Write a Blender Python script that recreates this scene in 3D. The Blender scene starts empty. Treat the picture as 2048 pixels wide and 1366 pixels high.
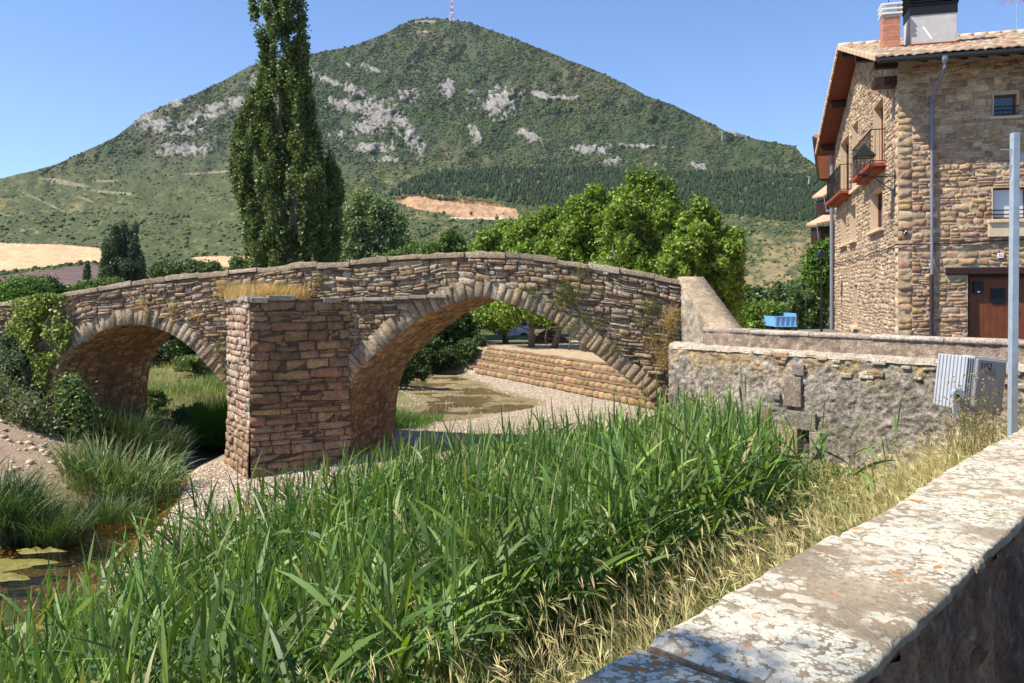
import bpy, math, random
import numpy as np
from mathutils import Vector
R = math.radians
SC = bpy.context.scene
COL = SC.collection
# ------------------------------------------------------------------ camera
F, CX, CY = 1600.0, 1024.0, 590.0          # level lens with a vertical shift; the eye is at z = 0
cd = bpy.data.cameras.new('camera'); cam = bpy.data.objects.new('camera', cd); COL.objects.link(cam)
cam.location = (0, 0, 0); cam.rotation_euler = (R(90), 0, 0)
cd.sensor_width = 36; cd.lens = 36 * F / 2048; cd.shift_y = -(683 - CY) / 2048
cd.clip_start = 0.05; cd.clip_end = 20000
SC.camera = cam
SC.render.resolution_x, SC.render.resolution_y = 1024, 683
# ------------------------------------------------------------------ sky, sun, exposure
SUN_EL, SUN_AZ = 53.0, 15.0                 # the sun stands to the left, a little behind the camera
sdir = Vector((-math.cos(R(SUN_AZ)) * math.cos(R(SUN_EL)), -math.sin(R(SUN_AZ)) * math.cos(R(SUN_EL)), math.sin(R(SUN_EL))))
W = bpy.data.worlds.new("World"); SC.world = W; W.use_nodes = True
wn = W.node_tree; bg = wn.nodes['Background']
sky = wn.nodes.new('ShaderNodeTexSky'); sky.sky_type = 'NISHITA'; sky.sun_disc = False
sky.sun_elevation = R(SUN_EL); sky.sun_rotation = math.atan2(sdir.x, sdir.y) % (2 * math.pi)
sky.altitude = 500; sky.air_density = 1.0; sky.dust_density = 0.0; sky.ozone_density = 6.0
tint_ = wn.nodes.new('ShaderNodeVectorMath'); tint_.operation = 'MULTIPLY'; tint_.inputs[1].default_value = (.95, .985, 1.08); wn.links.new(sky.outputs[0], tint_.inputs[0]); wn.links.new(tint_.outputs[0], bg.inputs[0]); bg.inputs[1].default_value = 0.115
sl = bpy.data.lights.new('sun', 'SUN'); sl.energy = 5.0; sl.angle = R(0.5); sl.color = (1.0, 0.935, 0.80)
so = bpy.data.objects.new('sun', sl); COL.objects.link(so)
so.rotation_euler = sdir.to_track_quat('Z', 'Y').to_euler(); so.location = (-30, -10, 40)
SC.view_settings.view_transform = 'Standard'; SC.view_settings.look = 'None'
SC.view_settings.exposure = 0.72; SC.view_settings.gamma = 1.0

# ------------------------------------------------------------------ helpers
rng = np.random.default_rng(7)
def P(px, py, Y): return np.array([(px - CX) / F * Y, Y, (CY - py) / F * Y])
def tag(o, label=None, cat=None, group=None, kind=None):
    if label: o['label'] = label
    if cat: o['category'] = cat
    if group: o['group'] = group
    if kind: o['kind'] = kind
    return o
def thing(name, label, cat, loc=(0, 0, 0), group=None):
    o = bpy.data.objects.new(name, None); COL.objects.link(o); o.location = loc; o.empty_display_size = .3
    return tag(o, label, cat, group)
def _link(name, me, mat, parent, smooth):
    if mat: me.materials.append(mat)
    if smooth: me.polygons.foreach_set('use_smooth', [True] * len(me.polygons))
    o = bpy.data.objects.new(name, me); COL.objects.link(o)
    if parent:
        o.parent = parent
        pl = parent.location + (parent.parent.location if parent.parent else Vector((0, 0, 0)))
        if pl.length > 0: me.transform(__import__('mathutils').Matrix.Translation(-pl))
    return o
def np_mesh(name, V, Fa, mat, col=None, parent=None, smooth=False):
    """V (n,3), Fa (m,3 or 4) -> one mesh object; world coordinates."""
    V = np.asarray(V, dtype=np.float32); Fa = np.asarray(Fa, dtype=np.int32)
    me = bpy.data.meshes.new(name); n, m, k = len(V), len(Fa), Fa.shape[1]
    me.vertices.add(n); me.vertices.foreach_set('co', V.ravel())
    me.loops.add(m * k); me.loops.foreach_set('vertex_index', Fa.ravel())
    me.polygons.add(m); me.polygons.foreach_set('loop_start', np.arange(0, m * k, k, dtype=np.int32))
    me.update(calc_edges=True)
    if col is not None:
        col = np.asarray(col, dtype=np.float32)
        ca = me.color_attributes.new('Col', 'FLOAT_COLOR', 'POINT')
        ca.data.foreach_set('color', np.hstack([col, np.ones((n, 1), np.float32)]).ravel())
    return _link(name, me, mat, parent, smooth)
class MB:
    def __init__(s): s.v, s.f, s.c = [], [], []
    def add(s, vs, fs, col=(1, 1, 1)):
        b = len(s.v); s.v += [tuple(float(q) for q in p) for p in vs]; s.f += [tuple(b + i for i in f) for f in fs]
        s.c += [tuple(col)] * len(vs); return s
    def box(s, c, sz, ax=None, col=(1, 1, 1)):
        """box centred at c, half... full sizes sz along axes ax (3 vectors)"""
        c = np.array(c, float); ax = np.eye(3) if ax is None else np.array(ax, float)
        vs = [c + ax[0] * sz[0] * i / 2 + ax[1] * sz[1] * j / 2 + ax[2] * sz[2] * k / 2 for i in (-1, 1) for j in (-1, 1) for k in (-1, 1)]
        return s.add(vs, [(0, 1, 3, 2), (4, 6, 7, 5), (0, 4, 5, 1), (2, 3, 7, 6), (0, 2, 6, 4), (1, 5, 7, 3)], col)
    def tube(s, pts, rad, n=6, col=(1, 1, 1)):
        pts = [np.array(p, float) for p in pts]
        if not hasattr(rad, '__len__'): rad = [rad] * len(pts)
        vs, fs = [], []
        for i, p in enumerate(pts):
            t = pts[min(i + 1, len(pts) - 1)] - pts[max(i - 1, 0)]; t /= np.linalg.norm(t) + 1e-9
            a = np.cross(t, (0, 0, 1)) if abs(t[2]) < .9 else np.cross(t, (1, 0, 0)); a /= np.linalg.norm(a); b = np.cross(t, a)
            for k in range(n):
                q = 2 * math.pi * k / n; vs.append(p + (a * math.cos(q) + b * math.sin(q)) * rad[i])
        for i in range(len(pts) - 1):
            for k in range(n):
                fs.append((i * n + k, i * n + (k + 1) % n, (i + 1) * n + (k + 1) % n, (i + 1) * n + k))
        fs.append(tuple(range(n))[::-1]); fs.append(tuple((len(pts) - 1) * n + k for k in range(n)))
        return s.add(vs, fs, col)
    def quad(s, a, b, c, d, col=(1, 1, 1)): return s.add([a, b, c, d], [(0, 1, 2, 3)], col)
    def build(s, name, mat, parent=None, smooth=False, bevel=0):
        me = bpy.data.meshes.new(name); me.from_pydata(s.v, [], s.f); me.update()
        ca = me.color_attributes.new('Col', 'FLOAT_COLOR', 'POINT')
        ca.data.foreach_set('color', np.hstack([np.array(s.c, np.float32), np.ones((len(s.c), 1), np.float32)]).ravel())
        o = _link(name, me, mat, parent, smooth)
        if bevel:
            m = o.modifiers.new('bevel', 'BEVEL'); m.width = bevel; m.segments = 2; m.limit_method = 'ANGLE'
        return o
def _h(ix, iy, iz, seed):
    n = (ix * 374761393 + iy * 668265263 + iz * 2147483647 + seed * 1274126177) & 0xffffffff
    n = ((n ^ (n >> 13)) * 1274126177) & 0xffffffff
    return ((n ^ (n >> 16)) & 0xffffff) / 16777216.0
def vnoise(p, seed=0):
    p = np.asarray(p, float); i = np.floor(p).astype(np.int64); f = p - i; f = f * f * (3 - 2 * f)
    r = 0
    for dx in (0, 1):
        for dy in (0, 1):
            for dz in (0, 1):
                w = (f[:, 0] if dx else 1 - f[:, 0]) * (f[:, 1] if dy else 1 - f[:, 1]) * (f[:, 2] if dz else 1 - f[:, 2])
                r = r + w * _h(i[:, 0] + dx, i[:, 1] + dy, i[:, 2] + dz, seed)
    return r
def fbm(p, oct=4, seed=0, gain=.5):
    p = np.asarray(p, float); a, s, t = 1, 0, 0
    for k in range(oct):
        s = s + a * (vnoise(p, seed + k) - .5); t += a; a *= gain; p = p * 2.03 + 11.7
    return s / t * 2
def n2(x, y, sc, seed=0, oct=3): return fbm(np.stack([np.asarray(x, float) * sc, np.asarray(y, float) * sc, np.zeros(np.shape(x)) + .5], -1).reshape(-1, 3), oct, seed).reshape(np.shape(x))
def grid_faces(nu, nv):
    i, j = np.meshgrid(np.arange(nu - 1), np.arange(nv - 1), indexing='ij'); a = (i * nv + j).ravel()
    return np.stack([a, a + nv, a + nv + 1, a + 1], 1)
def inpoly(x, y, poly):
    x = np.asarray(x, float); y = np.asarray(y, float); r = np.zeros(x.shape, bool); n = len(poly)
    for i in range(n):
        x0, y0 = poly[i]; x1, y1 = poly[(i + 1) % n]
        if y0 == y1: continue
        c = ((y0 > y) != (y1 > y)) & (x < (x1 - x0) * (y - y0) / (y1 - y0) + x0); r ^= c
    return r
def sstep(a, b, x):
    t = np.clip((x - a) / (b - a), 0, 1); return t * t * (3 - 2 * t)

# ------------------------------------------------------------------ materials
def mat(name, col=None, rough=.9, noise=(), bump=(), spec=.3, metal=0, transl=0, mult=None, coords='Object'):
    """col None -> vertex colour. noise: list of (scale, amount); bump: list of (scale, dist)"""
    m = bpy.data.materials.new(name); m.use_nodes = True; nt = m.node_tree; N, L = nt.nodes, nt.links
    b = N['Principled BSDF']; b.inputs['Roughness'].default_value = rough
    b.inputs['Specular IOR Level'].default_value = spec; b.inputs['Metallic'].default_value = metal
    if col is None:
        a = N.new('ShaderNodeVertexColor'); a.layer_name = 'Col'; c = a.outputs[0]
    else:
        a = N.new('ShaderNodeRGB'); a.outputs[0].default_value = (*col, 1); c = a.outputs[0]
    tc = N.new('ShaderNodeTexCoord')
    for sc, am in noise:
        t = N.new('ShaderNodeTexNoise'); t.inputs['Scale'].default_value = sc; t.inputs['Detail'].default_value = 5; t.inputs['Roughness'].default_value = .65
        L.new(tc.outputs[coords], t.inputs['Vector'])
        r = N.new('ShaderNodeMapRange'); r.inputs[1].default_value = .3; r.inputs[2].default_value = .7
        r.inputs[3].default_value = 1 - am; r.inputs[4].default_value = 1 + am; L.new(t.outputs[0], r.inputs[0])
        x = N.new('ShaderNodeVectorMath'); x.operation = 'SCALE'; L.new(c, x.inputs[0]); L.new(r.outputs[0], x.inputs['Scale']); c = x.outputs[0]
    prev = None
    for sc, d in bump:
        t = N.new('ShaderNodeTexNoise'); t.inputs['Scale'].default_value = sc; t.inputs['Detail'].default_value = 6; t.inputs['Roughness'].default_value = .7
        L.new(tc.outputs[coords], t.inputs['Vector'])
        bn = N.new('ShaderNodeBump'); bn.inputs['Distance'].default_value = d; bn.inputs['Strength'].default_value = 1
        L.new(t.outputs[0], bn.inputs['Height'])
        if prev: L.new(prev, bn.inputs['Normal'])
        prev = bn.outputs[0]
    if prev: L.new(prev, b.inputs['Normal'])
    L.new(c, b.inputs['Base Color'])
    if transl:
        tr = N.new('ShaderNodeBsdfTranslucent'); mx = N.new('ShaderNodeMixShader'); mx.inputs[0].default_value = transl
        g = N.new('ShaderNodeVectorMath'); g.operation = 'MULTIPLY'; g.inputs[1].default_value = (1.15, 1.25, .5); L.new(c, g.inputs[0])
        L.new(g.outputs[0], tr.inputs[0]); L.new(b.outputs[0], mx.inputs[1]); L.new(tr.outputs[0], mx.inputs[2])
        L.new(mx.outputs[0], N['Material Output'].inputs[0])
    m.cycles.use_transparent_shadow = False
    return m
M = {}
M['stone'] = mat('weathered_stone', noise=[(1.3, .22), (7, .3), (26, .35)], bump=[(7, .07), (24, .05)])
M['house_stone'] = mat('cleaned_stone', noise=[(.8, .12), (6, .2), (26, .25)], bump=[(9, .05), (30, .025)])
M['mortar'] = mat('lime_mortar', noise=[(6, .2), (40, .25)], bump=[(25, .03)])
M['rough'] = mat('rough_wall', noise=[(2, .2), (9, .3), (32, .45)], bump=[(11, .04), (35, .035)])
M['ground'] = mat('ground', noise=[(2, .12), (22, .25)], bump=[(10, .05), (40, .03)])
M['hill'] = mat('hillside', noise=[(.03, .14), (.25, .3)], bump=[(.12, 3.0)])
M['shrub'] = mat('shrub', noise=[(.4, .25)], bump=[(1.2, .8)], spec=.1)
M['leaf'] = mat('leaf', rough=.5, transl=.3, spec=.35)
M['reed'] = mat('reed_leaf', rough=.5, transl=.3, spec=.4)
M['dry'] = mat('dry_grass', rough=.75, transl=.3, spec=.2)
M['bark'] = mat('bark', noise=[(6, .3)], bump=[(18, .05)])
M['wood_dark'] = mat('dark_wood', (.035, .014, .010), rough=.6, noise=[(5, .3)], bump=[(20, .01)])
M['wood_red'] = mat('red_brown_wood', (.15, .036, .02), rough=.65, noise=[(5, .25)], bump=[(20, .008)])
M['door'] = mat('varnished_wood', (.16, .045, .018), rough=.45, noise=[(4, .25)], bump=[(30, .004)])
M['plaster'] = mat('cream_render', (.60, .46, .31), noise=[(4, .1)], bump=[(40, .004)])
M['orange'] = mat('orange_paint', (.27, .06, .026), rough=.8, noise=[(5, .2)])
M['tile'] = mat('clay_tile', noise=[(5, .15), (25, .25)], bump=[(30, .01)])
M['iron'] = mat('black_iron', (.012, .013, .015), rough=.45)
M['gutter'] = mat('brown_gutter', (.045, .042, .038), rough=.35, metal=.3)
M['pipe'] = mat('grey_pipe', (.20, .20, .25), rough=.4, noise=[(3, .12)])
M['pipe_dark'] = mat('dark_iron_pipe', (.05, .03, .035), rough=.5)
M['galv'] = mat('galvanized_steel', (.42, .47, .52), rough=.45, noise=[(8, .15)], metal=.35)
M['lampgrey'] = mat('grey_housing', (.42, .43, .46), rough=.45, noise=[(6, .08)])
M['lampface'] = mat('grey_front_cover', (.25, .245, .25), rough=.3)
M['glass'] = mat('window_glass', (.02, .03, .05), rough=.05, spec=.9)
M['curtain'] = mat('net_curtain', (.62, .64, .66), rough=.35)
M['white'] = mat('white_plaque', (.75, .75, .78), rough=.4)
M['blue'] = mat('blue_ink', (.05, .08, .5), rough=.5)
M['black'] = mat('black_ink', (.01, .01, .012), rough=.6)
M['vcol'] = mat('painted', rough=.45)
M['brick'] = mat('chimney_brick', noise=[(8, .2)], bump=[(30, .01)])
M['pebble'] = mat('pebble', noise=[(9, .2)], bump=[(30, .01)], rough=.8)
M['algae'] = mat('algae', rough=.35, noise=[(8, .3)], bump=[(20, .02)])

# water: shallow and clear over a brown bed
m = bpy.data.materials.new('river_water'); m.use_nodes = True; nt = m.node_tree; N, L = nt.nodes, nt.links; N.remove(N['Principled BSDF'])
tc = N.new('ShaderNodeTexCoord'); mpw = N.new('ShaderNodeMapping'); mpw.inputs['Scale'].default_value = (1.0, 2.6, 1); L.new(tc.outputs['Object'], mpw.inputs[0])
t2 = N.new('ShaderNodeTexNoise'); t2.inputs['Scale'].default_value = 4; t2.inputs['Detail'].default_value = 4; L.new(mpw.outputs[0], t2.inputs[0])
bn = N.new('ShaderNodeBump'); bn.inputs['Distance'].default_value = .035; L.new(t2.outputs[0], bn.inputs['Height'])
tb_ = N.new('ShaderNodeBsdfTransparent'); tb_.inputs[0].default_value = (.66, .56, .33, 1); gl_ = N.new('ShaderNodeBsdfGlossy'); gl_.inputs['Roughness'].default_value = .04
fr_n = N.new('ShaderNodeFresnel'); fr_n.inputs[0].default_value = 1.33; mx_ = N.new('ShaderNodeMixShader')
for q in (gl_.inputs['Normal'], fr_n.inputs['Normal']): L.new(bn.outputs[0], q)
L.new(fr_n.outputs[0], mx_.inputs[0]); L.new(tb_.outputs[0], mx_.inputs[1]); L.new(gl_.outputs[0], mx_.inputs[2]); L.new(mx_.outputs[0], N['Material Output'].inputs[0])
M['water'] = m

# lichen covered sandstone for the near wall coping
m = bpy.data.materials.new('lichen_stone'); m.use_nodes = True; nt = m.node_tree; N, L = nt.nodes, nt.links
b = N['Principled BSDF']; b.inputs['Roughness'].default_value = .92; b.inputs['Specular IOR Level'].default_value = .2
tc = N.new('ShaderNodeTexCoord'); OBJ = tc.outputs['Object']
def noise(sc, det=5, rg=.6, vec=None):
    t = N.new('ShaderNodeTexNoise'); t.inputs['Scale'].default_value = sc; t.inputs['Detail'].default_value = det; t.inputs['Roughness'].default_value = rg
    L.new(vec or OBJ, t.inputs['Vector']); return t
def mrange(x, a, c, lo=0, hi=1):
    r = N.new('ShaderNodeMapRange'); r.inputs[1].default_value = a; r.inputs[2].default_value = c; r.inputs[3].default_value = lo; r.inputs[4].default_value = hi
    L.new(x, r.inputs[0]); return r.outputs[0]
def mth(op, x, y):
    r = N.new('ShaderNodeMath'); r.operation = op
    for i, q in enumerate((x, y)):
        if isinstance(q, (int, float)): r.inputs[i].default_value = q
        else: L.new(q, r.inputs[i])
    return r.outputs[0]
def mixc(f, a, c):
    r = N.new('ShaderNodeMix'); r.data_type = 'RGBA'; L.new(f, r.inputs[0])
    for i, q in ((6, a), (7, c)):
        if isinstance(q, tuple): r.inputs[i].default_value = (*q, 1)
        else: L.new(q, r.inputs[i])
    return r.outputs[2]
dn = noise(9, 4); dv = N.new('ShaderNodeVectorMath'); dv.operation = 'MULTIPLY_ADD'; dv.inputs[1].default_value = (.05, .05, .05)
L.new(dn.outputs['Color'], dv.inputs[0]); L.new(OBJ, dv.inputs[2]); WV = dv.outputs[0]
def blot(sc, thr, soft, mask_sc, m0, m1, seedoff):
    off = N.new('ShaderNodeVectorMath'); off.operation = 'ADD'; off.inputs[1].default_value = (seedoff, seedoff * 1.7, 0); L.new(WV, off.inputs[0])
    v = N.new('ShaderNodeTexVoronoi'); v.inputs['Scale'].default_value = sc; L.new(off.outputs[0], v.inputs['Vector'])
    sep = N.new('ShaderNodeSeparateColor'); L.new(v.outputs['Color'], sep.inputs[0])
    rad = mth('MULTIPLY', sep.outputs[0], thr)
    nz = noise(140, 4, .7); edge = mth('MULTIPLY', mth('SUBTRACT', nz.outputs[0], .5), .55)
    f = mrange(mth('SUBTRACT', mth('ADD', v.outputs['Distance'], edge), rad), soft, -soft)
    nm = noise(mask_sc, 4, .6, off.outputs[0])
    return mth('MULTIPLY', UPF, mth('MULTIPLY', f, mrange(nm.outputs[0], m0, m1)))
geo = N.new('ShaderNodeNewGeometry'); sp = N.new('ShaderNodeSeparateXYZ'); L.new(geo.outputs['Normal'], sp.inputs[0]); UPF = mrange(sp.outputs[2], .35, .8, .0, 1)
base = N.new('ShaderNodeValToRGB'); e = base.color_ramp.elements; e[0].position = .3; e[1].position = .7
e[0].color = (.22, .16, .10, 1); e[1].color = (.54, .42, .28, 1); x = e.new(.5); x.color = (.38, .30, .20, 1)
bnz = noise(4, 6, .7); L.new(bnz.outputs[0], base.inputs[0]); c = base.outputs[0]
c = mixc(mrange(noise(60, 4, .7).outputs[0], .3, .7, 0, .5), c, (.20, .16, .12))
c = mixc(blot(46, .75, .06, 2.6, .42, .52, 3), c, (.27, .225, .155))
c = mixc(blot(34, 1.0, .05, 2.3, .44, .49, 11), c, (.56, .50, .40))
c = mixc(blot(75, 1.05, .06, 2.4, .44, .51, 23), c, (.66, .615, .49))
c = mixc(blot(36, .5, .05, 7, .56, .64, 41), c, (.50, .20, .045))
L.new(c, b.inputs['Base Color'])
h1 = noise(45, 6, .7); bn = N.new('ShaderNodeBump'); bn.inputs['Distance'].default_value = .012; L.new(h1.outputs[0], bn.inputs['Height']); L.new(bn.outputs[0], b.inputs['Normal'])
M['lichen'] = m

# ------------------------------------------------------------------ generators
def masonry(u0, u1, v0, v1, ch, cl, mapf, keep, seed, pal, front=.05, back=-.03, gap=.010, wob=.035, vary=.025, split=.25, tint=None):
    r = np.random.default_rng(seed); S = []; v = v0
    while v < v1:
        h = r.uniform(*ch); h = min(h, v1 - v) if v1 - v < h * 1.4 else h
        u = u0 - r.uniform(0, cl[0]) if cl[1] < (u1 - u0) else u0
        while u < u1:
            l = r.uniform(*cl) * (1 if r.random() > .25 else .6)
            a, c2 = max(u, u0), min(u + l, u1)
            if c2 - a > cl[0] * .35:
                if r.random() < split:
                    k = r.uniform(.35, .65); S += [(a, c2, v, v + h * k), (a, c2, v + h * k, v + h)]
                else: S.append((a, c2, v, v + h))
            u += l
        v += h
    S = np.array(S); S = S[keep(S)]
    n = len(S); A = np.array([-1, -.93, -.35, .35, .93, 1]); B = np.array([-1, -.86, 0, .86, 1])
    a, bq = np.meshgrid(A, B, indexing='ij'); a = a.ravel(); bq = bq.ravel()
    ring = (np.abs(a) == 1) | (np.abs(bq) == 1); mid = ~ring & ((np.abs(a) > .8) | (np.abs(bq) > .7)); cor = (np.abs(a) > .8) & (np.abs(bq) > .7)
    a = np.where(cor & ring, a * .95, a); bq = np.where(cor & ring, bq * .93, bq)
    uc, vc = (S[:, 0] + S[:, 1]) / 2, (S[:, 2] + S[:, 3]) / 2; hu, hv = (S[:, 1] - S[:, 0]) / 2 - gap, (S[:, 3] - S[:, 2]) / 2 - gap
    hv = np.maximum(hv, .015)
    tilt = r.normal(0, .045, (n, 2))
    U = uc[:, None] + a[None] * hu[:, None] + r.normal(0, 1, (n, 30)) * np.minimum(hu, hv)[:, None] * .10
    V = vc[:, None] + bq[None] * hv[:, None] * (1 + tilt[:, :1] * a[None] * 2) + r.normal(0, 1, (n, 30)) * hv[:, None] * .11
    V = V + wob * fbm(np.stack([U.ravel() * .9, V.ravel() * 1.5, V.ravel() * 0 + seed], 1), 3, seed).reshape(U.shape) * 2
    fr = np.clip(front + r.normal(0, 1, n) * vary, back + .012, None)
    Wd = np.where(ring[None], back, np.where(mid[None], fr[:, None] * .88, fr[:, None])) + (~ring)[None] * r.normal(0, 1, (n, 30)) * .009
    Wd = Wd + (~ring)[None] * (tilt[:, :1] * a[None] * hu[:, None] * .6 + tilt[:, 1:] * bq[None] * hv[:, None] * 2.2)
    Pt = mapf(U.ravel(), V.ravel(), Wd.ravel())
    pal = np.array(pal, float); ci = pal[r.integers(0, len(pal), n)] * (1 + r.normal(0, .16, (n, 1)))
    if tint is not None: ci = tint(ci, uc, vc, r)
    ci = np.clip(ci, .02, .9)
    C = np.repeat(ci[:, None], 30, 1) * (1 + r.normal(0, .05, (n, 30, 1))); C[:, ring] *= .92
    f = grid_faces(6, 5); Fa = (f[None] + (np.arange(n) * 30)[:, None, None]).reshape(-1, 4)
    return Pt, Fa, C.reshape(-1, 3)
def join(parts):
    V, Fa, C, b = [], [], [], 0
    for v, f, c in parts: V.append(v); Fa.append(f + b); C.append(c); b += len(v)
    return np.vstack(V), np.vstack(Fa), np.vstack(C)
def ribbons(base, az, el0, length, width, droop, col, nseg=4, r=None, bulge=.35):
    """blades: base (n,3), azimuth, start elevation, length, width, droop (radians added over the length)"""
    n = len(base); r = r or rng; t = np.linspace(0, 1, nseg + 1)
    el = el0[:, None] - droop[:, None] * t[None] ** 1.3; st = (length / nseg)[:, None]
    dx = np.cos(el) * np.cos(az)[:, None]; dy = np.cos(el) * np.sin(az)[:, None]; dz = np.sin(el)
    pos = np.zeros((n, nseg + 1, 3)); pos[:, 0] = base
    for k in range(1, nseg + 1):
        pos[:, k, 0] = pos[:, k - 1, 0] + dx[:, k - 1] * st[:, 0]; pos[:, k, 1] = pos[:, k - 1, 1] + dy[:, k - 1] * st[:, 0]; pos[:, k, 2] = pos[:, k - 1, 2] + dz[:, k - 1] * st[:, 0]
    tw = r.normal(0, .75, n); sx = -np.sin(az) * np.cos(tw); sy = np.cos(az) * np.cos(tw); sz = np.sin(tw)
    prof = np.where(t < bulge, .45 + .55 * t / bulge, 1 - ((t - bulge) / (1 - bulge)) ** 1.6); prof[-1] = .04
    w = width[:, None] * prof[None] * .5; side = np.stack([sx, sy, sz], 1)
    V = np.empty((n, nseg + 1, 2, 3)); V[:, :, 0] = pos - side[:, None] * w[..., None]; V[:, :, 1] = pos + side[:, None] * w[..., None]
    i = np.arange(nseg); f = np.stack([2 * i, 2 * i + 1, 2 * i + 3, 2 * i + 2], 1)
    Fa = (f[None] + (np.arange(n) * 2 * (nseg + 1))[:, None, None]).reshape(-1, 4)
    C = np.repeat(col[:, None], 2 * (nseg + 1), 1).reshape(-1, 3)
    return V.reshape(-1, 3), Fa, C
def cols(n, pal, jit=.15, r=None):
    r = r or rng; pal = np.array(pal, float); c = pal[r.integers(0, len(pal), n)] * (1 + r.normal(0, jit, (n, 1))); return np.clip(c, .004, .95)
def leafcards(C, size, col, r, outn=None, aspect=.62):
    n = len(C); d = r.normal(0, 1, (n, 3)); d /= np.linalg.norm(d, axis=1)[:, None]
    nn = r.normal(0, 1, (n, 3)) * .75 + (outn if outn is not None else 0); sd = np.cross(d, nn); sd /= np.linalg.norm(sd, axis=1)[:, None] + 1e-6
    nn = np.cross(sd, d); s = size[:, None]
    V = np.stack([C - d * s * .5, C + sd * s * aspect * .5 - nn * s * .08, C + d * s * .5, C - sd * s * aspect * .5 - nn * s * .08], 1)
    Fa = np.arange(n * 4).reshape(n, 4); return V.reshape(-1, 3), Fa, np.repeat(col, 4, 0)
def crown_leaves(clumps, n, size, pal, r, shell=.28, jit=.2, upc=.25):
    """clumps (x,y,z,rx,ry,rz); leaves sit in lumps on each clump's skin"""
    cl = np.array(clumps, float); vol = cl[:, 3] * cl[:, 5] * .5 * (1 + cl[:, 4] / cl[:, 3]); k = r.choice(len(cl), n, p=vol / vol.sum())
    d = r.normal(0, 1, (n, 3)); d /= np.linalg.norm(d, axis=1)[:, None]
    lump = fbm(d * 2.6 + k[:, None] * 7.1, 4, 5, .7); rad = (shell + (1 - shell) * r.random(n) ** .6) * (1 + .75 * lump) * (1 + .26 * np.abs(r.normal(0, 1, n)))
    Cc = cl[k, :3] + d * rad[:, None] * cl[k, 3:6]
    col = cols(n, pal, jit, r); br = 1 + .15 * lump[:, None]; col = np.clip(col * br, .004, .8)
    return leafcards(Cc, size * (1 + r.normal(0, .25, n)).clip(.4, 2), col, r, d * .9 + np.array([0, 0, upc]))
def tree(name, label, base, trunk_r, clumps, n, size, pal, seed, group=None, bark=(.16, .12, .09), cat='tree', top=None, branches=True, stems=None):
    r = np.random.default_rng(seed); base = np.array(base, float)
    root = thing(name, label, cat, tuple(base), group)
    tb = MB(); cl = np.array(clumps, float)
    top = np.array(top if top is not None else [cl[:, 0].mean(), cl[:, 1].mean(), cl[:, 2].max()], float)
    for s in (stems or [top]):
        s = np.array(s, float); pts = [base + (s - base) * q + r.normal(0, .012, 3) * np.linalg.norm(s - base) * (q > 0) * (q < 1) for q in np.linspace(0, 1, 7)]
        tb.tube(pts, [trunk_r * (1.25 if q == 0 else 1 - .85 * q) for q in np.linspace(0, 1, 7)], 8, bark)
    if branches:
        for c in cl[:60]:
            q = np.clip((c[2] - base[2]) / max(top[2] - base[2], .1) - .22, .12, .85); st = base + (top - base) * q
            mid = (st + c[:3]) / 2 + np.array([0, 0, -.05 * np.linalg.norm(c[:3] - st)])
            tb.tube([st, mid, c[:3]], [trunk_r * .38 * (1 - .5 * q), trunk_r * .22, trunk_r * .06], 5, bark)
    tb.build('trunk', M['bark'], root, smooth=True)
    V, Fa, C = crown_leaves(clumps, n, size, pal, r); np_mesh('crown', V, Fa, M['leaf'], C, root)
    return root
def text_mesh(txt, size, mat_, name, parent, origin, xax, zax, lift):
    cu = bpy.data.curves.new('t', 'FONT'); cu.body = txt; cu.size = size; cu.align_x = 'CENTER'; cu.align_y = 'CENTER'; cu.extrude = .001
    ob = bpy.data.objects.new('t', cu); COL.objects.link(ob); dg = bpy.context.evaluated_depsgraph_get(); dg.update()
    me = bpy.data.meshes.new_from_object(ob.evaluated_get(dg)); bpy.data.objects.remove(ob)
    xa = Vector(xax).normalized(); za = Vector(zax).normalized(); na = xa.cross(za)
    for v in me.vertices:
        q = Vector(origin) + xa * v.co.x + za * v.co.y + na * (v.co.z + lift); v.co = q
    me.name = name
    return _link(name, me, mat_, parent, False)

# ================================================================== TERRAIN
SKY = np.array([(-700, 470), (-300, 415), (0, 357), (60, 343), (110, 330), (170, 302), (230, 275), (262, 250), (290, 228), (335, 208), (380, 192), (450, 160), (500, 131), (560, 122), (620, 108), (700, 93), (760, 72), (800, 50), (830, 38), (870, 35), (940, 45), (1010, 70), (1100, 105), (1200, 145), (1235, 160), (1290, 190), (1350, 212), (1400, 236), (1450, 262), (1520, 280), (1590, 292), (1605, 312), (1660, 345), (1800, 385), (2100, 450), (2800, 520)], float)
YD = np.array([(700, 52), (670, 60), (630, 95), (600, 130), (570, 210), (540, 290), (500, 410), (450, 600), (400, 780), (350, 920), (250, 1150), (150, 1350), (35, 1600)], float)
def y2Y(py): return np.interp(-np.asarray(py, float), -YD[:, 0], YD[:, 1])
def hillpt(px, py):
    px = np.asarray(px, float); py = np.asarray(py, float); Y = y2Y(py)
    # gentle relief: gullies and knolls
    amp = np.clip((Y - 250) / 900, 0, 1) * 60
    Y = Y + amp * n2(px, py, .008, 3) + amp * .7 * n2(px, py, .03, 9) + amp * .22 * n2(px, py, .09, 19)
    return np.stack([(px - CX) / F * Y, Y, (CY - py) / F * Y], -1)
PINE = [(770, 392), (800, 372), (860, 345), (1000, 338), (1180, 336), (1260, 341), (1340, 346), (1500, 345), (1640, 352), (1700, 360), (1700, 445), (1560, 442), (1430, 425), (1250, 418), (1100, 418), (1030, 408), (960, 397), (880, 388)]
QUARRY = [(788, 402), (812, 392), (835, 389), (880, 398), (930, 398), (985, 405), (1030, 416), (1038, 432), (1000, 440), (930, 436), (880, 425), (830, 418)]
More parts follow.
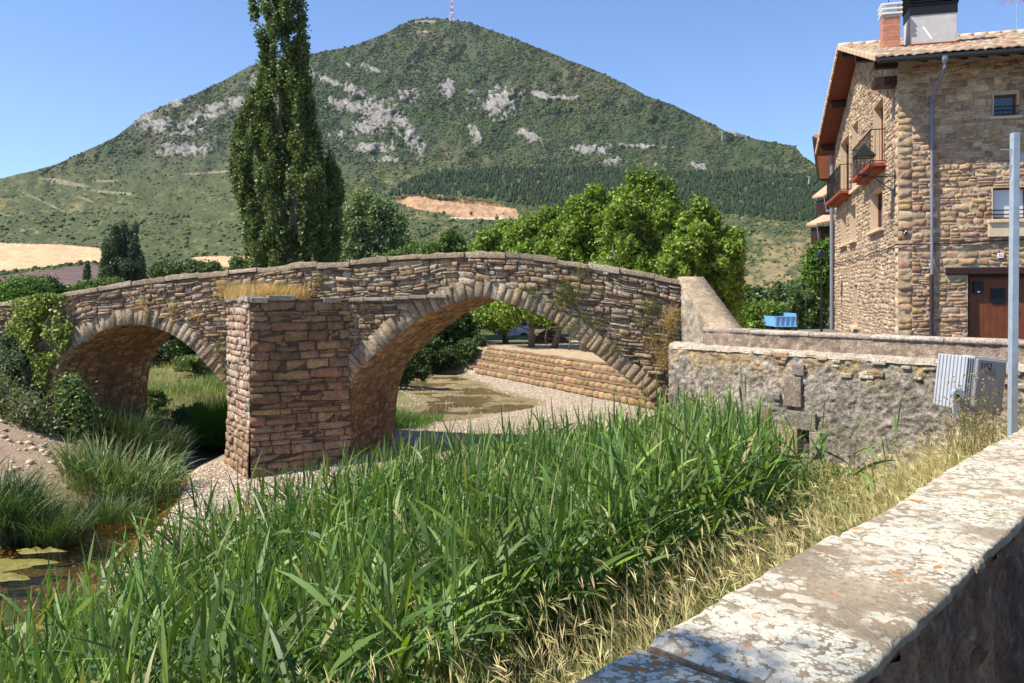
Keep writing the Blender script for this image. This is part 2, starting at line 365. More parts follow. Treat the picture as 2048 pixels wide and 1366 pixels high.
FIELD1 = [(-300, 478), (-60, 484), (60, 488), (120, 489), (190, 495), (215, 502), (205, 524), (150, 527), (60, 536), (0, 543), (-300, 560)]
PLOWED = [(-300, 572), (-60, 556), (0, 552), (60, 547), (150, 533), (200, 529), (200, 556), (150, 570), (110, 580), (0, 592), (-300, 610)]
FIELD2 = [(383, 516), (410, 513), (495, 512), (520, 520), (500, 532), (440, 534), (400, 524)]
ROCK = [(995, 208, 38, 27, 0), (1010, 192, 10, 20, -30), (895, 180, 14, 20, 20), (950, 266, 12, 22, -25), (822, 275, 13, 44, -28), (762, 232, 42, 32, 20), (735, 255, 25, 15, 0), (1055, 270, 28, 9, 20), (800, 240, 14, 20, -30),
        (655, 160, 35, 7, 25), (700, 178, 38, 8, 28), (820, 192, 22, 14, 0), (945, 185, 10, 7, 0), (1180, 299, 32, 9, 10), (1400, 333, 15, 7, 20), (1225, 322, 22, 6, 0), (845, 44, 24, 3, 0), (848, 65, 22, 2, 0), (1085, 192, 22, 5, 18), (1130, 196, 40, 4, 3),
        (288, 240, 18, 14, -30), (355, 204, 30, 12, -20), (700, 212, 40, 12, 10), (505, 165, 14, 12, 0), (470, 210, 22, 8, -15), (400, 240, 60, 10, -20), (360, 268, 40, 7, -10), (370, 300, 55, 12, 0), (470, 205, 20, 6, -25), (320, 250, 30, 14, 0), (740, 295, 50, 10, 0), (770, 320, 25, 5, 0), (680, 270, 14, 5, 0), (700, 132, 14, 3, 35), (750, 140, 25, 5, 20), (1475, 270, 18, 5, 20), (790, 45, 30, 5, -35), (430, 215, 40, 9, -20), (1280, 293, 60, 4, 3)]
SOFT = [(210, 362, 30, 2.5, 0), (170, 398, 22, 2, 20), (90, 405, 60, 1.6, 25), (420, 345, 60, 2.2, -4), (225, 385, 50, 3, 5), (130, 365, 50, 5, 10)]
def ell(x, y, e):
    a = R(e[4]); dx, dy = x - e[0], y - e[1]; u = dx * math.cos(a) + dy * math.sin(a); v = -dx * math.sin(a) + dy * math.cos(a)
    return np.sqrt((u / e[2]) ** 2 + (v / e[3]) ** 2)
def rockmask(x, y):
    m_ = np.zeros(x.shape); nz = n2(x, y, .07, 21, 4); nf = fbm(np.stack([(x * .8 - y * .45) * .26, (x * .45 + y * .8) * .16, x * 0], -1).reshape(-1, 3), 4, 33, .7).reshape(x.shape)
    for e in ROCK: m_ = np.maximum(m_, sstep(.84, .62, ell(x, y, e) * .85 + nz * .8 + nf * 1.3))
    # scattered small ledges
    for e in ((690, 250, 110, 75, 20), (400, 240, 150, 60, -25), (830, 200, 60, 30, 0), (1180, 300, 110, 25, 8), (640, 170, 70, 40, 10), (900, 170, 60, 60, 0), (1000, 250, 60, 40, 0)):
        m_ = np.maximum(m_, sstep(.62, .85, nf * 1.5 + nz * .6) * sstep(1.1, .6, ell(x, y, e)) * .9)
    return m_
def hillcol(x, y):
    n1 = n2(x, y, .012, 1, 4); n3 = n2(x, y * 2.2, .05, 5, 4); n4 = n2(x, y * 1.5, .2, 8, 3)
    low = sstep(280, 400, y)[:, None]
    up = np.array([.038, .056, .021]) * (1 + .4 * n3)[:, None] + np.array([.045, .018, .012]) * np.clip(n1 * 1.6 + .25, 0, 1)[:, None]
    n6 = n2(x, y * 2.6, .11, 55, 4); lo = np.array([.068, .082, .023]) * (1 + .45 * n3 + .5 * n6)[:, None] + np.array([.15, .095, .045]) * np.clip(n6 * 2.2 + n3 + n1 - .35, 0, 1)[:, None]
    c = up * (1 - low) + lo * low
    tanp = sstep(.15, .6, n3 + .5 * n1)[:, None] * sstep(400, 520, y)[:, None]; c = c * (1 - tanp) + np.array([.26, .20, .085]) * tanp
    # dry slope right of the plane trees
    d = (sstep(-.35, .35, n3 + n6 * .8 + .12) * sstep(1440, 1530, x + 30 * n3) * sstep(445, 500, y - (1660 - x) * .1 + 30 * n3))[:, None]
    c = c * (1 - d) + np.array([.27, .205, .095]) * (1 + .2 * n4)[:, None] * d
    rk = rockmask(x, y)[:, None]; n5 = fbm(np.stack([(x * .8 - y * .5) * .5, (x * .5 + y * .8) * .22, x * 0], 1), 4, 91, .7); rc = np.array([.215, .20, .18]) * (1 + .35 * n4 + 1.2 * n5)[:, None]
    c = c * (1 - rk) + rc * rk
    for e in SOFT:
        s = sstep(1.2, .7, ell(x, y, e) + .8 * n4)[:, None] * .4; c = c * (1 - s) + np.array([.42, .35, .26]) * s
    q = inpoly(x + 6 * n4, y + 4 * n4, QUARRY)[:, None]; c = np.where(q, np.array([.42, .25, .135]) * (1 + .8 * n4 + .4 * n6)[:, None] - np.array([.22, .15, .09]) * (y < 408 + (x - 960) * .1)[:, None] * (x > 860)[:, None], c)
    tr = (sstep(3.2, 1.2, np.abs(y - (436 + .00001 * x))) * (x > 900) * (x < 1110))[:, None]; c = c * (1 - tr) + np.array([.52, .42, .30]) * tr
    fld = (inpoly(x, y + 1.5 * n4, FIELD1) | inpoly(x, y + 1.5 * n4, FIELD2))[:, None]
    c = np.where(fld, np.array([.60, .39, .215]) * (1 + .05 * n3)[:, None], c)
    pw = inpoly(x, y + 2 * n4, PLOWED)[:, None]; c = np.where(pw, np.array([.135, .085, .070]) * (1 + .12 * n4 + .10 * n3)[:, None], c)
    return np.clip(c, .01, .85), rk[:, 0]
gx = np.r_[np.arange(-700, -60, 8.0), np.arange(-60, 1720, 2.6), np.arange(1720, 2801, 8.0)]; nf_ = 400
X_, T_ = np.meshgrid(gx, np.linspace(0, 1, nf_), indexing='ij')
skyy = np.interp(X_, SKY[:, 0], SKY[:, 1]); skyy = skyy + n2(X_, X_ * 0, .03, 77, 4) * 3
Y_ = 700 + (skyy - 700) * T_ ** .85
hv = hillpt(X_.ravel(), Y_.ravel()); hc, rk = hillcol(X_.ravel(), Y_.ravel())
# crags stand out of the slope
bump = rk * (4 + 6 * fbm(np.stack([(X_.ravel() * .8 - Y_.ravel() * .5) * .3, (X_.ravel() * .5 + Y_.ravel() * .8) * .15, X_.ravel() * 0], 1), 4, 51, .65)); hv[:, 1] -= bump * np.clip(hv[:, 1] / 1200, 0, 1); hv[:, 2] += bump * .15
qm = inpoly(X_.ravel(), Y_.ravel(), QUARRY); hv[:, 1] += qm * 6
V = hv.reshape(len(gx), nf_, 3)
back = V[:, -1:, :].copy(); nb = 10; extra = np.concatenate([back + np.array([0, 0, 0])] * nb, 1)
for k in range(nb):
    q = (k + 1) / nb; s = 1 + q * 1.2; extra[:, k, 0] *= s; extra[:, k, 1] *= s; extra[:, k, 2] = extra[:, k, 2] * (1 - q) ** 1.3 - 10 * q - 8 * q * (1 - q)
V = np.concatenate([V, extra], 1); Cc = hc.reshape(len(gx), nf_, 3); Cc = np.concatenate([Cc, np.repeat(Cc[:, -1:], nb, 1)], 1)
o = np_mesh('hillside', V.reshape(-1, 3), grid_faces(len(gx), nf_ + nb), M['hill'], Cc.reshape(-1, 3), smooth=True); tag(o, kind='structure')
mb = MB(); mb.quad((-9000, -500, -12), (9000, -500, -12), (9000, 9000, -12), (-9000, 9000, -12), (.10, .11, .04)); tag(mb.build('plain', M['hill']), kind='structure')

# ---- local ground: river bed, banks, terrace
CHAN = np.array([(-3.0, 1.5, .8), (-4.9, 6, 1.0), (-6.5, 9.5, 1.25), (-7.6, 12, 1.25), (-7.9, 14.5, 1.15), (-7.9, 17.2, .65), (-8.7, 20, .55), (-9, 24, .7), (-7.5, 28, 1.0), (-3, 29.6, 1.9), (-1.2, 33, 2.5), (-2.7, 37, 2.2), (-4.2, 44, 1.7), (-6, 66, 2)])
def chan(x, y):
    best = np.full(x.shape, 9e9); side = np.zeros(x.shape)
    for i in range(len(CHAN) - 1):
        a, b_ = CHAN[i], CHAN[i + 1]; d = b_[:2] - a[:2]; t = np.clip(((x - a[0]) * d[0] + (y - a[1]) * d[1]) / (d @ d), 0, 1)
        w = a[2] + (b_[2] - a[2]) * t; q = np.hypot(x - a[0] - d[0] * t, y - a[1] - d[1] * t) - w
        best = np.minimum(best, q)
    cxx = np.interp(y, CHAN[:, 1], CHAN[:, 0])
    return best, x - cxx
def terrace(x, y):
    de = (x + 1.9) * .887 + (y - 45) * .462
    return np.maximum(sstep(.3, 1.5, de), sstep(46, 47.5, y) * sstep(-4.6, -3, x)) * (y > 21)
def ground_z(x, y):
    x = np.asarray(x, float); y = np.asarray(y, float); c, sx = chan(x, y)
    d1 = -.733 * (x - .12) + .68 * (y - 1.44); d2 = (x - 4.33) * -.787 + (y - 17) * -.616; d = np.minimum(d1, d2)
    front = (.208 * (x - 3.9) + .978 * (y - 18.5)) < 0
    bank = np.maximum(np.interp(d1, [-2, 0, 2.2, 4.2, 7, 9], [-2.1, -2.2, -2.75, -3.75, -4.28, -4.4]), np.interp(d2, [-1, 0, 2, 4, 7], [-2.9, -3.05, -3.5, -4.1, -4.4])) + 4.4
    z = -4.4 + np.where(front, bank, 0)
    z = z - sstep(.5, -.7, c) * np.where(y > 24.5, .10 - .22 * n2(x, y * 1.6, .45, 88, 4), .38)
    left = np.clip(-sx - np.interp(y, CHAN[:, 1], CHAN[:, 2]) - .2, 0, 40); sl_ = .40 * (1 - sstep(22, 25, y)) + .055 * sstep(22, 25, y)
    z = z + np.minimum(left * sl_, 3.0) * (1 - .0 * y)
    t = terrace(x, y); z = z * (1 - t) + t * (-3.08 + .05 * n2(x, y, .2, 3))
    z = z + .07 * n2(x, y, .7, 4) * (1 - sstep(45, 60, y)) + .035 * n2(x, y, 3, 6)
    far = sstep(48, 62, y); zf = -3.3 + np.clip((y - 60) * .045, 0, 3); z = z * (1 - far) + zf * far - .5 * sstep(62, 68, y)
    return z
def lines(*segs):
    out = []
    for a, b_, s in segs: out.append(np.arange(a, b_, s))
    return np.concatenate(out)
lx = lines((-90, -18, 1.5), (-18, 12, .11), (12, 60, 2)); ly = lines((.6, 24, .11), (24, 60, .25), (60, 76, 2))
GX, GY = np.meshgrid(lx, ly, indexing='ij'); gz = ground_z(GX.ravel(), GY.ravel()); x, y = GX.ravel(), GY.ravel()
c_, sx_ = chan(x, y); na, nb_, nc = n2(x, y, .5, 41), n2(x, y, 2.2, 43), n2(x, y, 6, 44)
col = np.tile(np.array([.52, .415, .31]), (len(x), 1)) * (1 + .1 * na + .12 * nc)[:, None]
def over(mask, c):
    global col
    mask = np.clip(mask, 0, 1)[:, None]; col = col * (1 - mask) + np.array(c) * mask
d1 = -.733 * (x - .12) + .68 * (y - 1.44); d2 = (x - 4.33) * -.787 + (y - 17) * -.616; dd = np.minimum(d1, d2); fr_ = (.208 * (x - 3.9) + .978 * (y - 18.5)) < 0
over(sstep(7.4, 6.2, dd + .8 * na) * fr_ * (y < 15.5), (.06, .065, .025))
over(sstep(3.4, 2.2, dd + .5 * na) * fr_, (.26, .24, .085))
lf = -sx_ - np.interp(y, CHAN[:, 1], CHAN[:, 2])
over((lf > .2) * (y < 23), np.array([.62, .455, .32]) * 1.0)
over((lf > .2) * sstep(.0, .5, nb_ + .2) * (y < 23) * .35, (.44, .31, .21))
over((lf > 0) * (y >= 23), (.20, .19, .07))
over((lf > 0) * (y >= 25) * sstep(-.1, .4, na), (.33, .27, .12))
over(sstep(.3, -.1, c_), (.30, .235, .115)); over(sstep(.0, -.6, c_) * sstep(-.1, .4, nb_ + .4 * nc), (.17, .16, .05)); over(sstep(.0, -.5, c_) * sstep(.2, .5, nc - .3 * nb_) * .6, (.48, .38, .24))
tt = terrace(x, y); over(tt, (.56, .42, .27)); over(tt * sstep(47, 52, y) * sstep(3, 1, x), (.10, .08, .045)); over(tt * sstep(54, 58, y), (.30, .28, .12))
over(sstep(50, 62, y) * (1 - tt), (.10, .11, .045))
over(sstep(.5, .9, na + nb_ * .4) * (c_ > .1) * (y > 24) * (y < 46) * (lf < 0) * (1 - tt) * .7, (.42, .34, .25))
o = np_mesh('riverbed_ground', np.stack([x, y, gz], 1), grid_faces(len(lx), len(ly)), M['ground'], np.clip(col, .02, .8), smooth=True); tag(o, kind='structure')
mb = MB(); mb.quad((-14, .5, -4.5), (4, .5, -4.5), (8, 62, -4.5), (-16, 62, -4.5)); tag(mb.build('river_water', M['water']), kind='structure')
# street behind the walls
NW0 = np.array([.123, 1.443]); ND = np.array([.68, .733]); FW0 = np.array([4.33, 17.0]); FD = np.array([.616, -.787]); CORN = np.array([9.0, 11.0])
mb = MB()
sp = [(.36 * .733 - 2.5, -.36 * .68 - 2.0), tuple(NW0 + np.array([.2, -.15])), tuple(CORN + np.array([.3, -.1])), (4.6, 17.2), (5.0, 19.5), (8.0, 23.5), (10.2, 28), (13.2, 37), (30, 44), (70, 44), (70, -6), (-2.5, -6)]
n = len(sp); mb.add([(p[0], p[1], -1.6) for p in sp] + [(p[0], p[1], -5) for p in sp], [tuple(range(n))[::-1]] + [(i, (i + 1) % n, n + (i + 1) % n, n + i) for i in range(n)], (.20, .19, .175))
tag(mb.build('street', M['ground']), kind='structure')

# ---- pebbles on the bars
def pebbles(name, pts, size, pal, seed):
    r = np.random.default_rng(seed); n = len(pts)
    ph = (1 + 5 ** .5) / 2; iv = np.array([(-1, ph, 0), (1, ph, 0), (-1, -ph, 0), (1, -ph, 0), (0, -1, ph), (0, 1, ph), (0, -1, -ph), (0, 1, -ph), (ph, 0, -1), (ph, 0, 1), (-ph, 0, -1), (-ph, 0, 1)]) / 1.9
    fc = np.array([(0, 11, 5), (0, 5, 1), (0, 1, 7), (0, 7, 10), (0, 10, 11), (1, 5, 9), (5, 11, 4), (11, 10, 2), (10, 7, 6), (7, 1, 8), (3, 9, 4), (3, 4, 2), (3, 2, 6), (3, 6, 8), (3, 8, 9), (4, 9, 5), (2, 4, 11), (6, 2, 10), (8, 6, 7), (9, 8, 1)])
    sc = size[:, None] * np.stack([1 + r.random(n) * .5, .8 + r.random(n) * .3, .45 + r.random(n) * .25], 1); a = r.random(n) * 6.28
    v = iv[None] * sc[:, None]; v = v * (1 + r.normal(0, .1, (n, 12, 1)))
    V = np.stack([v[..., 0] * np.cos(a)[:, None] - v[..., 1] * np.sin(a)[:, None], v[..., 0] * np.sin(a)[:, None] + v[..., 1] * np.cos(a)[:, None], v[..., 2]], -1) + pts[:, None]
    Fa = (fc[None] + (np.arange(n) * 12)[:, None, None]).reshape(-1, 3)
    return V.reshape(-1, 3), Fa, np.repeat(cols(n, pal, .15, r), 12, 0)
r = np.random.default_rng(3)
px_ = np.concatenate([r.uniform(-9, 3, 90000), r.uniform(-6, 8, 45000)]); py_ = np.concatenate([r.uniform(8, 21, 90000), r.uniform(20, 45, 45000)])
cc, ss = chan(px_, py_); lfp = -ss - np.interp(py_, CHAN[:, 1], CHAN[:, 2]); dq = np.minimum(-.733 * (px_ - .12) + .68 * (py_ - 1.44), (px_ - 4.33) * -.787 + (py_ - 17) * -.616)
ok = ((cc > -.25) | (r.random(len(cc)) < .16)) & (lfp < .3) & ((dq > 5.0) | (py_ > 20)) & (terrace(px_, py_) < .05); px_, py_ = px_[ok], py_[ok]
pz = ground_z(px_, py_)
a_, b_, c2 = pebbles('p', np.stack([px_, py_, pz + .004], 1), .011 + .034 * r.random(len(px_)) ** 3, [(.58, .475, .365), (.50, .40, .30), (.42, .32, .24), (.64, .54, .43), (.36, .28, .21)], 4)
tag(np_mesh('river_pebbles', a_, b_, M['pebble'], c2), 'pale pebbles and gravel spread over the dry river bars around the bridge pier', 'gravel', kind='stuff')
# clods on the bare earth slope at the left
px_ = r.uniform(-16, -9.3, 1800); py_ = r.uniform(13, 21.8, 1800); cc, ss = chan(px_, py_); lfp = -ss - np.interp(py_, CHAN[:, 1], CHAN[:, 2]); ok = lfp > .5; px_, py_ = px_[ok], py_[ok]
a_, b_, c2 = pebbles('p', np.stack([px_, py_, ground_z(px_, py_)], 1), .018 + .09 * r.random(len(px_)) ** 5, [(.62, .46, .33), (.52, .38, .26), (.66, .52, .38)], 5)
tag(np_mesh('earth_clods', a_, b_, M['pebble'], c2), 'loose earth clods on the bare soil slope below the ivy', 'soil', kind='stuff')

# ---- scrub on the mountain, pine plantation
def blobs(px, py, size_px, pal, seed, cone=False):
    r = np.random.default_rng(seed); n = len(px); pts = hillpt(px, py); s = size_px / F * pts[:, 1] * .5
    if cone:
        k = 6; a = np.arange(k) * 2 * math.pi / k; ring = np.stack([np.cos(a), np.sin(a), np.zeros(k)], 1)
        iv = np.vstack([ring * .8 + [0, 0, .15], ring * .62 + [0, 0, 1.3], ring * .25 + [0, 0, 2.2], [[0, 0, 2.5]]])
        fc = [(i, (i + 1) % k, k + (i + 1) % k) for i in range(k)] + [(i, k + (i + 1) % k, k + i) for i in range(k)]
        fc += [(k + i, k + (i + 1) % k, 2 * k + (i + 1) % k) for i in range(k)] + [(k + i, 2 * k + (i + 1) % k, 2 * k + i) for i in range(k)] + [(2 * k + i, 2 * k + (i + 1) % k, 3 * k) for i in range(k)]
        fc = np.array(fc)
    else:
        ph = (1 + 5 ** .5) / 2; iv = np.array([(-1, ph, 0), (1, ph, 0), (-1, -ph, 0), (1, -ph, 0), (0, -1, ph), (0, 1, ph), (0, -1, -ph), (0, 1, -ph), (ph, 0, -1), (ph, 0, 1), (-ph, 0, -1), (-ph, 0, 1)]) / 1.9
        fc = np.array([(0, 11, 5), (0, 5, 1), (0, 1, 7), (0, 7, 10), (0, 10, 11), (1, 5, 9), (5, 11, 4), (11, 10, 2), (10, 7, 6), (7, 1, 8), (3, 9, 4), (3, 4, 2), (3, 2, 6), (3, 6, 8), (3, 8, 9), (4, 9, 5), (2, 4, 11), (6, 2, 10), (8, 6, 7), (9, 8, 1)])
    kv = len(iv); v = iv[None] * s[:, None, None] * (1 + r.normal(0, .2, (n, kv, 1))); a = r.random(n) * 6.28
    v[..., 2] *= (.8 + .3 * r.random(n))[:, None]
    V = np.stack([v[..., 0] * np.cos(a)[:, None] - v[..., 1] * np.sin(a)[:, None], v[..., 0] * np.sin(a)[:, None] + v[..., 1] * np.cos(a)[:, None], v[..., 2] + (0 if cone else s[:, None] * .3)], -1) + pts[:, None]
    return V.reshape(-1, 3), (fc[None] + (np.arange(n) * kv)[:, None, None]).reshape(-1, 3), np.repeat(cols(n, pal, .2, r), kv, 0)
r = np.random.default_rng(12); n = 150000
x = r.uniform(-250, 2100, n); y = r.uniform(30, 470, n); skyv = np.interp(x, SKY[:, 0], SKY[:, 1])
dens = np.where(y < 330, .78, np.where(y < 420, .62, .45)); dens = np.where((y > 240) & (x < 520), .62 - .5 * sstep(260, 345, y - (300 - x) * .1), dens)
nz = n2(x, y, .02, 15, 4); nz2 = n2(x, y, .07, 18, 3); dens = dens * np.clip(.85 + 1.3 * nz + 2.0 * nz2, .03, 1.7)
rm = rockmask(x, y); dens = dens * (1 - .62 * rm)
ok = (y > skyv + .5) & (r.random(n) < dens) & ~inpoly(x, y, PINE) & ~inpoly(x, y, QUARRY) & (~inpoly(x, y, [(1640, 0), (2100, 0), (2100, 500), (1700, 500)]))
x, y = x[ok], y[ok]; sz = (2.6 + 3.8 * r.random(len(x)) ** 2.5) * np.where(y > 330, .85, 1.0)
dk = n2(x, y, .02, 61, 3) > -.05
for nm, msk, pal, lab in (('dark_scrub', dk, [(.032, .060, .023), (.040, .070, .026), (.048, .064, .028)], 'dark holm oak scrub covering the upper mountain'), ('light_scrub', ~dk, [(.060, .100, .028), (.074, .104, .032), (.058, .084, .032)], 'lighter green scrub and bushes in patches on the mountain')):
    a_, b_, c2 = blobs(x[msk], y[msk], sz[msk], pal, 5); tag(np_mesh(nm, a_, b_, M['shrub'], c2, smooth=True), lab, 'scrub', kind='stuff')
n = 9000; x = r.uniform(750, 1720, n); y = r.uniform(334, 446, n); ok = inpoly(x, y, PINE); x, y = x[ok], y[ok]
a_, b_, c2 = blobs(x, y, 5.2 + 3 * r.random(len(x)), [(.026, .046, .024), (.032, .054, .026), (.040, .060, .028)], 6, cone=True)
tag(np_mesh('pine_plantation', a_, b_, M['shrub'], c2), 'dark pine plantation in a broad band across the lower mountain', 'forest', kind='stuff')
# valley bushes and hedges
n = 16000; x = r.uniform(-250, 1750, n); y = r.uniform(425, 600, n); nz = n2(x, y * 2.5, .02, 25, 4)
ok = (r.random(n) < np.clip(.34 + nz * 1.6, .03, .95)) & ~inpoly(x, y, FIELD1) & ~inpoly(x, y, FIELD2) & ~inpoly(x, y, PLOWED) & ~(inpoly(x, y, QUARRY) & (r.random(n) < .6)) & ~inpoly(x, y, PINE)
x, y = x[ok], y[ok]
hx = r.uniform(-200, 210, 260); hy = np.interp(hx, [-200, 0, 60, 150, 210], [566, 548, 541, 529, 526]) + r.normal(0, 1.6, 260)
x = np.concatenate([x, hx]); y = np.concatenate([y, hy])
a_, b_, c2 = blobs(x, y, 3.2 + 9 * r.random(len(x)) ** 4, [(.095, .13, .042), (.075, .11, .040), (.12, .145, .048), (.10, .125, .044)], 8)
tag(np_mesh('valley_bushes', a_, b_, M['shrub'], c2, smooth=True), 'bushes and hedgerows dotted over the valley between the fields and the mountain', 'bushes', kind='stuff')

# ================================================================== BRIDGE
BO = np.array([3.9, 18.5]); BA = R(12); BD = np.array([-math.cos(BA), math.sin(BA)]); BN = np.array([math.sin(BA), math.cos(BA)])   # along, away from the camera
BW = 4.0
def bmap(u, v, w):
    u, v, w = np.broadcast_arrays(np.asarray(u, float), np.asarray(v, float), np.asarray(w, float))
    return np.stack([BO[0] + BD[0] * u - BN[0] * w, BO[1] + BD[1] * u - BN[1] * w, v], -1)
def b_uz(px, py):
    r_ = (px - CX) / F; u = (BO[0] - BO[1] * r_) / (math.cos(BA) + math.sin(BA) * r_); return u, (CY - py) / F * (BO[1] + BD[1] * u)
def poly_uz(pts): return np.array([b_uz(*p) for p in pts])
def resample(p, step):
    """Catmull-Rom through p, then even steps"""
    q = []
    for i in range(len(p) - 1):
        p0, p1, p2, p3 = p[max(i - 1, 0)], p[i], p[i + 1], p[min(i + 2, len(p) - 1)]
        for t in np.linspace(0, 1, 12, endpoint=False): q.append(.5 * (2 * p1 + (p2 - p0) * t + (2 * p0 - 5 * p1 + 4 * p2 - p3) * t * t + (3 * p1 - p0 - 3 * p2 + p3) * t ** 3))
    q = np.array(q + [p[-1]]); s = np.r_[0, np.cumsum(np.hypot(*np.diff(q, axis=0).T))]; k = int(s[-1] / step) + 1
    t = np.linspace(0, s[-1], k); return np.stack([np.interp(t, s, q[:, 0]), np.interp(t, s, q[:, 1])], 1), t
CAP = poly_uz([(-120, 622), (0, 605), (60, 598), (130, 585), (270, 562), (450, 541), (600, 527), (760, 515), (860, 508), (960, 503), (1040, 506), (1150, 520), (1290, 543), (1363, 556)])[::-1]
capz = lambda u: np.interp(u, CAP[:, 0], CAP[:, 1])
A2, S2 = resample(poly_uz([(676, 960), (679, 890), (686, 820), (708, 754), (759, 700), (833, 641), (880, 617), (920, 602), (960, 594), (1002, 601), (1058, 621), (1111, 646), (1147, 674), (1210, 722), (1261, 760), (1296, 793), (1312, 822), (1318, 890), (1320, 960)]), .05)
A1, S1 = resample(poly_uz([(98, 900), (102, 840), (108, 770), (122, 730), (146, 699), (190, 667), (225, 654), (263, 648), (310, 655), (350, 672), (385, 698), (410, 725), (440, 757), (464, 790), (474, 830), (478, 940)]), .05)
def archz(A, u):
    o = np.argsort(A[:, 0]); return np.interp(u, A[o, 0], A[o, 1])
def inarch(u, v, pad=0):
    m_ = np.zeros(np.shape(u), bool)
    for A in (A1, A2):
        lo, hi = A[:, 0].min() - pad, A[:, 0].max() + pad
        # distance test to the intrados for the padded version
        ins = (u > A[:, 0].min()) & (u < A[:, 0].max()) & (v < archz(A, u))
        if pad > 0:
            Ar = A[(A[:, 1] > -3.4)]; d = np.min(np.hypot(np.asarray(u)[..., None] - Ar[::3, 0], np.asarray(v)[..., None] - Ar[::3, 1]), -1); ins = ins | (d < pad)
        m_ |= ins
    return m_
bridge = thing('stone_bridge', 'old humpbacked masonry bridge with two arches and a pointed cutwater over the shallow river', 'bridge', (BO[0] - 7, BO[1] + 3, -4.4))
UEND = 26.0
def strips(w, top_off, name, mat_, parent, colr, flip=False):
    us = np.unique(np.r_[np.arange(-.0, UEND, .12), A1[:, 0].min() - .001, A1[:, 0].max() + .001, A2[:, 0].min() - .001, A2[:, 0].max() + .001]); bot = np.full(us.shape, -5.2)
    for A in (A1, A2):
        i = (us >= A[:, 0].min()) & (us <= A[:, 0].max()); bot[i] = archz(A, us[i])
    nv = 14; q = np.linspace(0, 1, nv); Z = bot[:, None] + (capz(us) + top_off - bot)[:, None] * q; U = np.repeat(us[:, None], nv, 1)
    V = bmap(U.ravel(), Z.ravel(), np.full(U.size, w)); f = grid_faces(len(us), nv)
    return V, f if not flip else f[:, ::-1], np.tile(colr, (len(V), 1))
MORT = (.17, .125, .09)
s1 = strips(0, -.12, '', None, None, MORT); s2 = strips(-BW, -.12, '', None, None, (.26, .2, .15))
BPAL = [(.37, .258, .170), (.42, .30, .20), (.30, .207, .142), (.45, .335, .228), (.40, .262, .162), (.33, .237, .168), (.42, .32, .228), (.44, .30, .175)]
WARM = [(.46, .285, .145), (.52, .36, .18), (.39, .22, .125), (.48, .33, .155), (.38, .235, .14)]
def btint(ci, u, v, r):
    k = sstep(-.1, -1.6, v - (capz(u) - 1.0)) * .75; k = k * (u < 30) * (r.random(len(u)) < .85)
    wc = np.array(WARM)[r.integers(0, len(WARM), len(u))] * (1 + r.normal(0, .15, (len(u), 1)))
    g = (r.random(len(u)) < .12 * sstep(-1.5, -.2, v - capz(u)))[:, None]; ci = np.where(g, np.array([.44, .37, .29]) * (1 + r.normal(0, .15, (len(u), 1))), ci)
    return ci * (1 - k[:, None]) + wc * k[:, None]
# courses follow the hump near the top
def bend(u, v): return (capz(u) - 1.05) * sstep(-2.6, .6, v)
def bm(u, v, w): return bmap(u, v + bend(u, v), w)
uA = b_uz(455, 600)[0]; uB = b_uz(702, 600)[0]
def keep_b(S):
    uc, vc = (S[:, 0] + S[:, 1]) / 2, (S[:, 2] + S[:, 3]) / 2; vz = vc + bend(uc, vc); ok = ~inarch(uc, vz, .36)
    for uu in (S[:, 0], S[:, 1]):
        for vv in (S[:, 2], S[:, 3]): ok &= ~inarch(uu, vv + bend(uu, vv), .06)
    ok &= vz < capz(uc) - .14
    hide = (uc > uB + .1) & (uc < uA - .1) & (vz < -.25); return ok & ~hide
st1 = masonry(0, 24, -5, .88, (.07, .17), (.12, .46), bm, keep_b, 11, BPAL, front=.028, back=-.008, vary=.024, tint=btint, split=.42, gap=.002, wob=.07)
V, f, C = join([s1, st1]); np_mesh('spandrel_wall', V, f, M['stone'], C, bridge, smooth=False)
V, f, C = join([s2]); np_mesh('far_spandrel_wall', V, f, M['stone'], C, bridge)
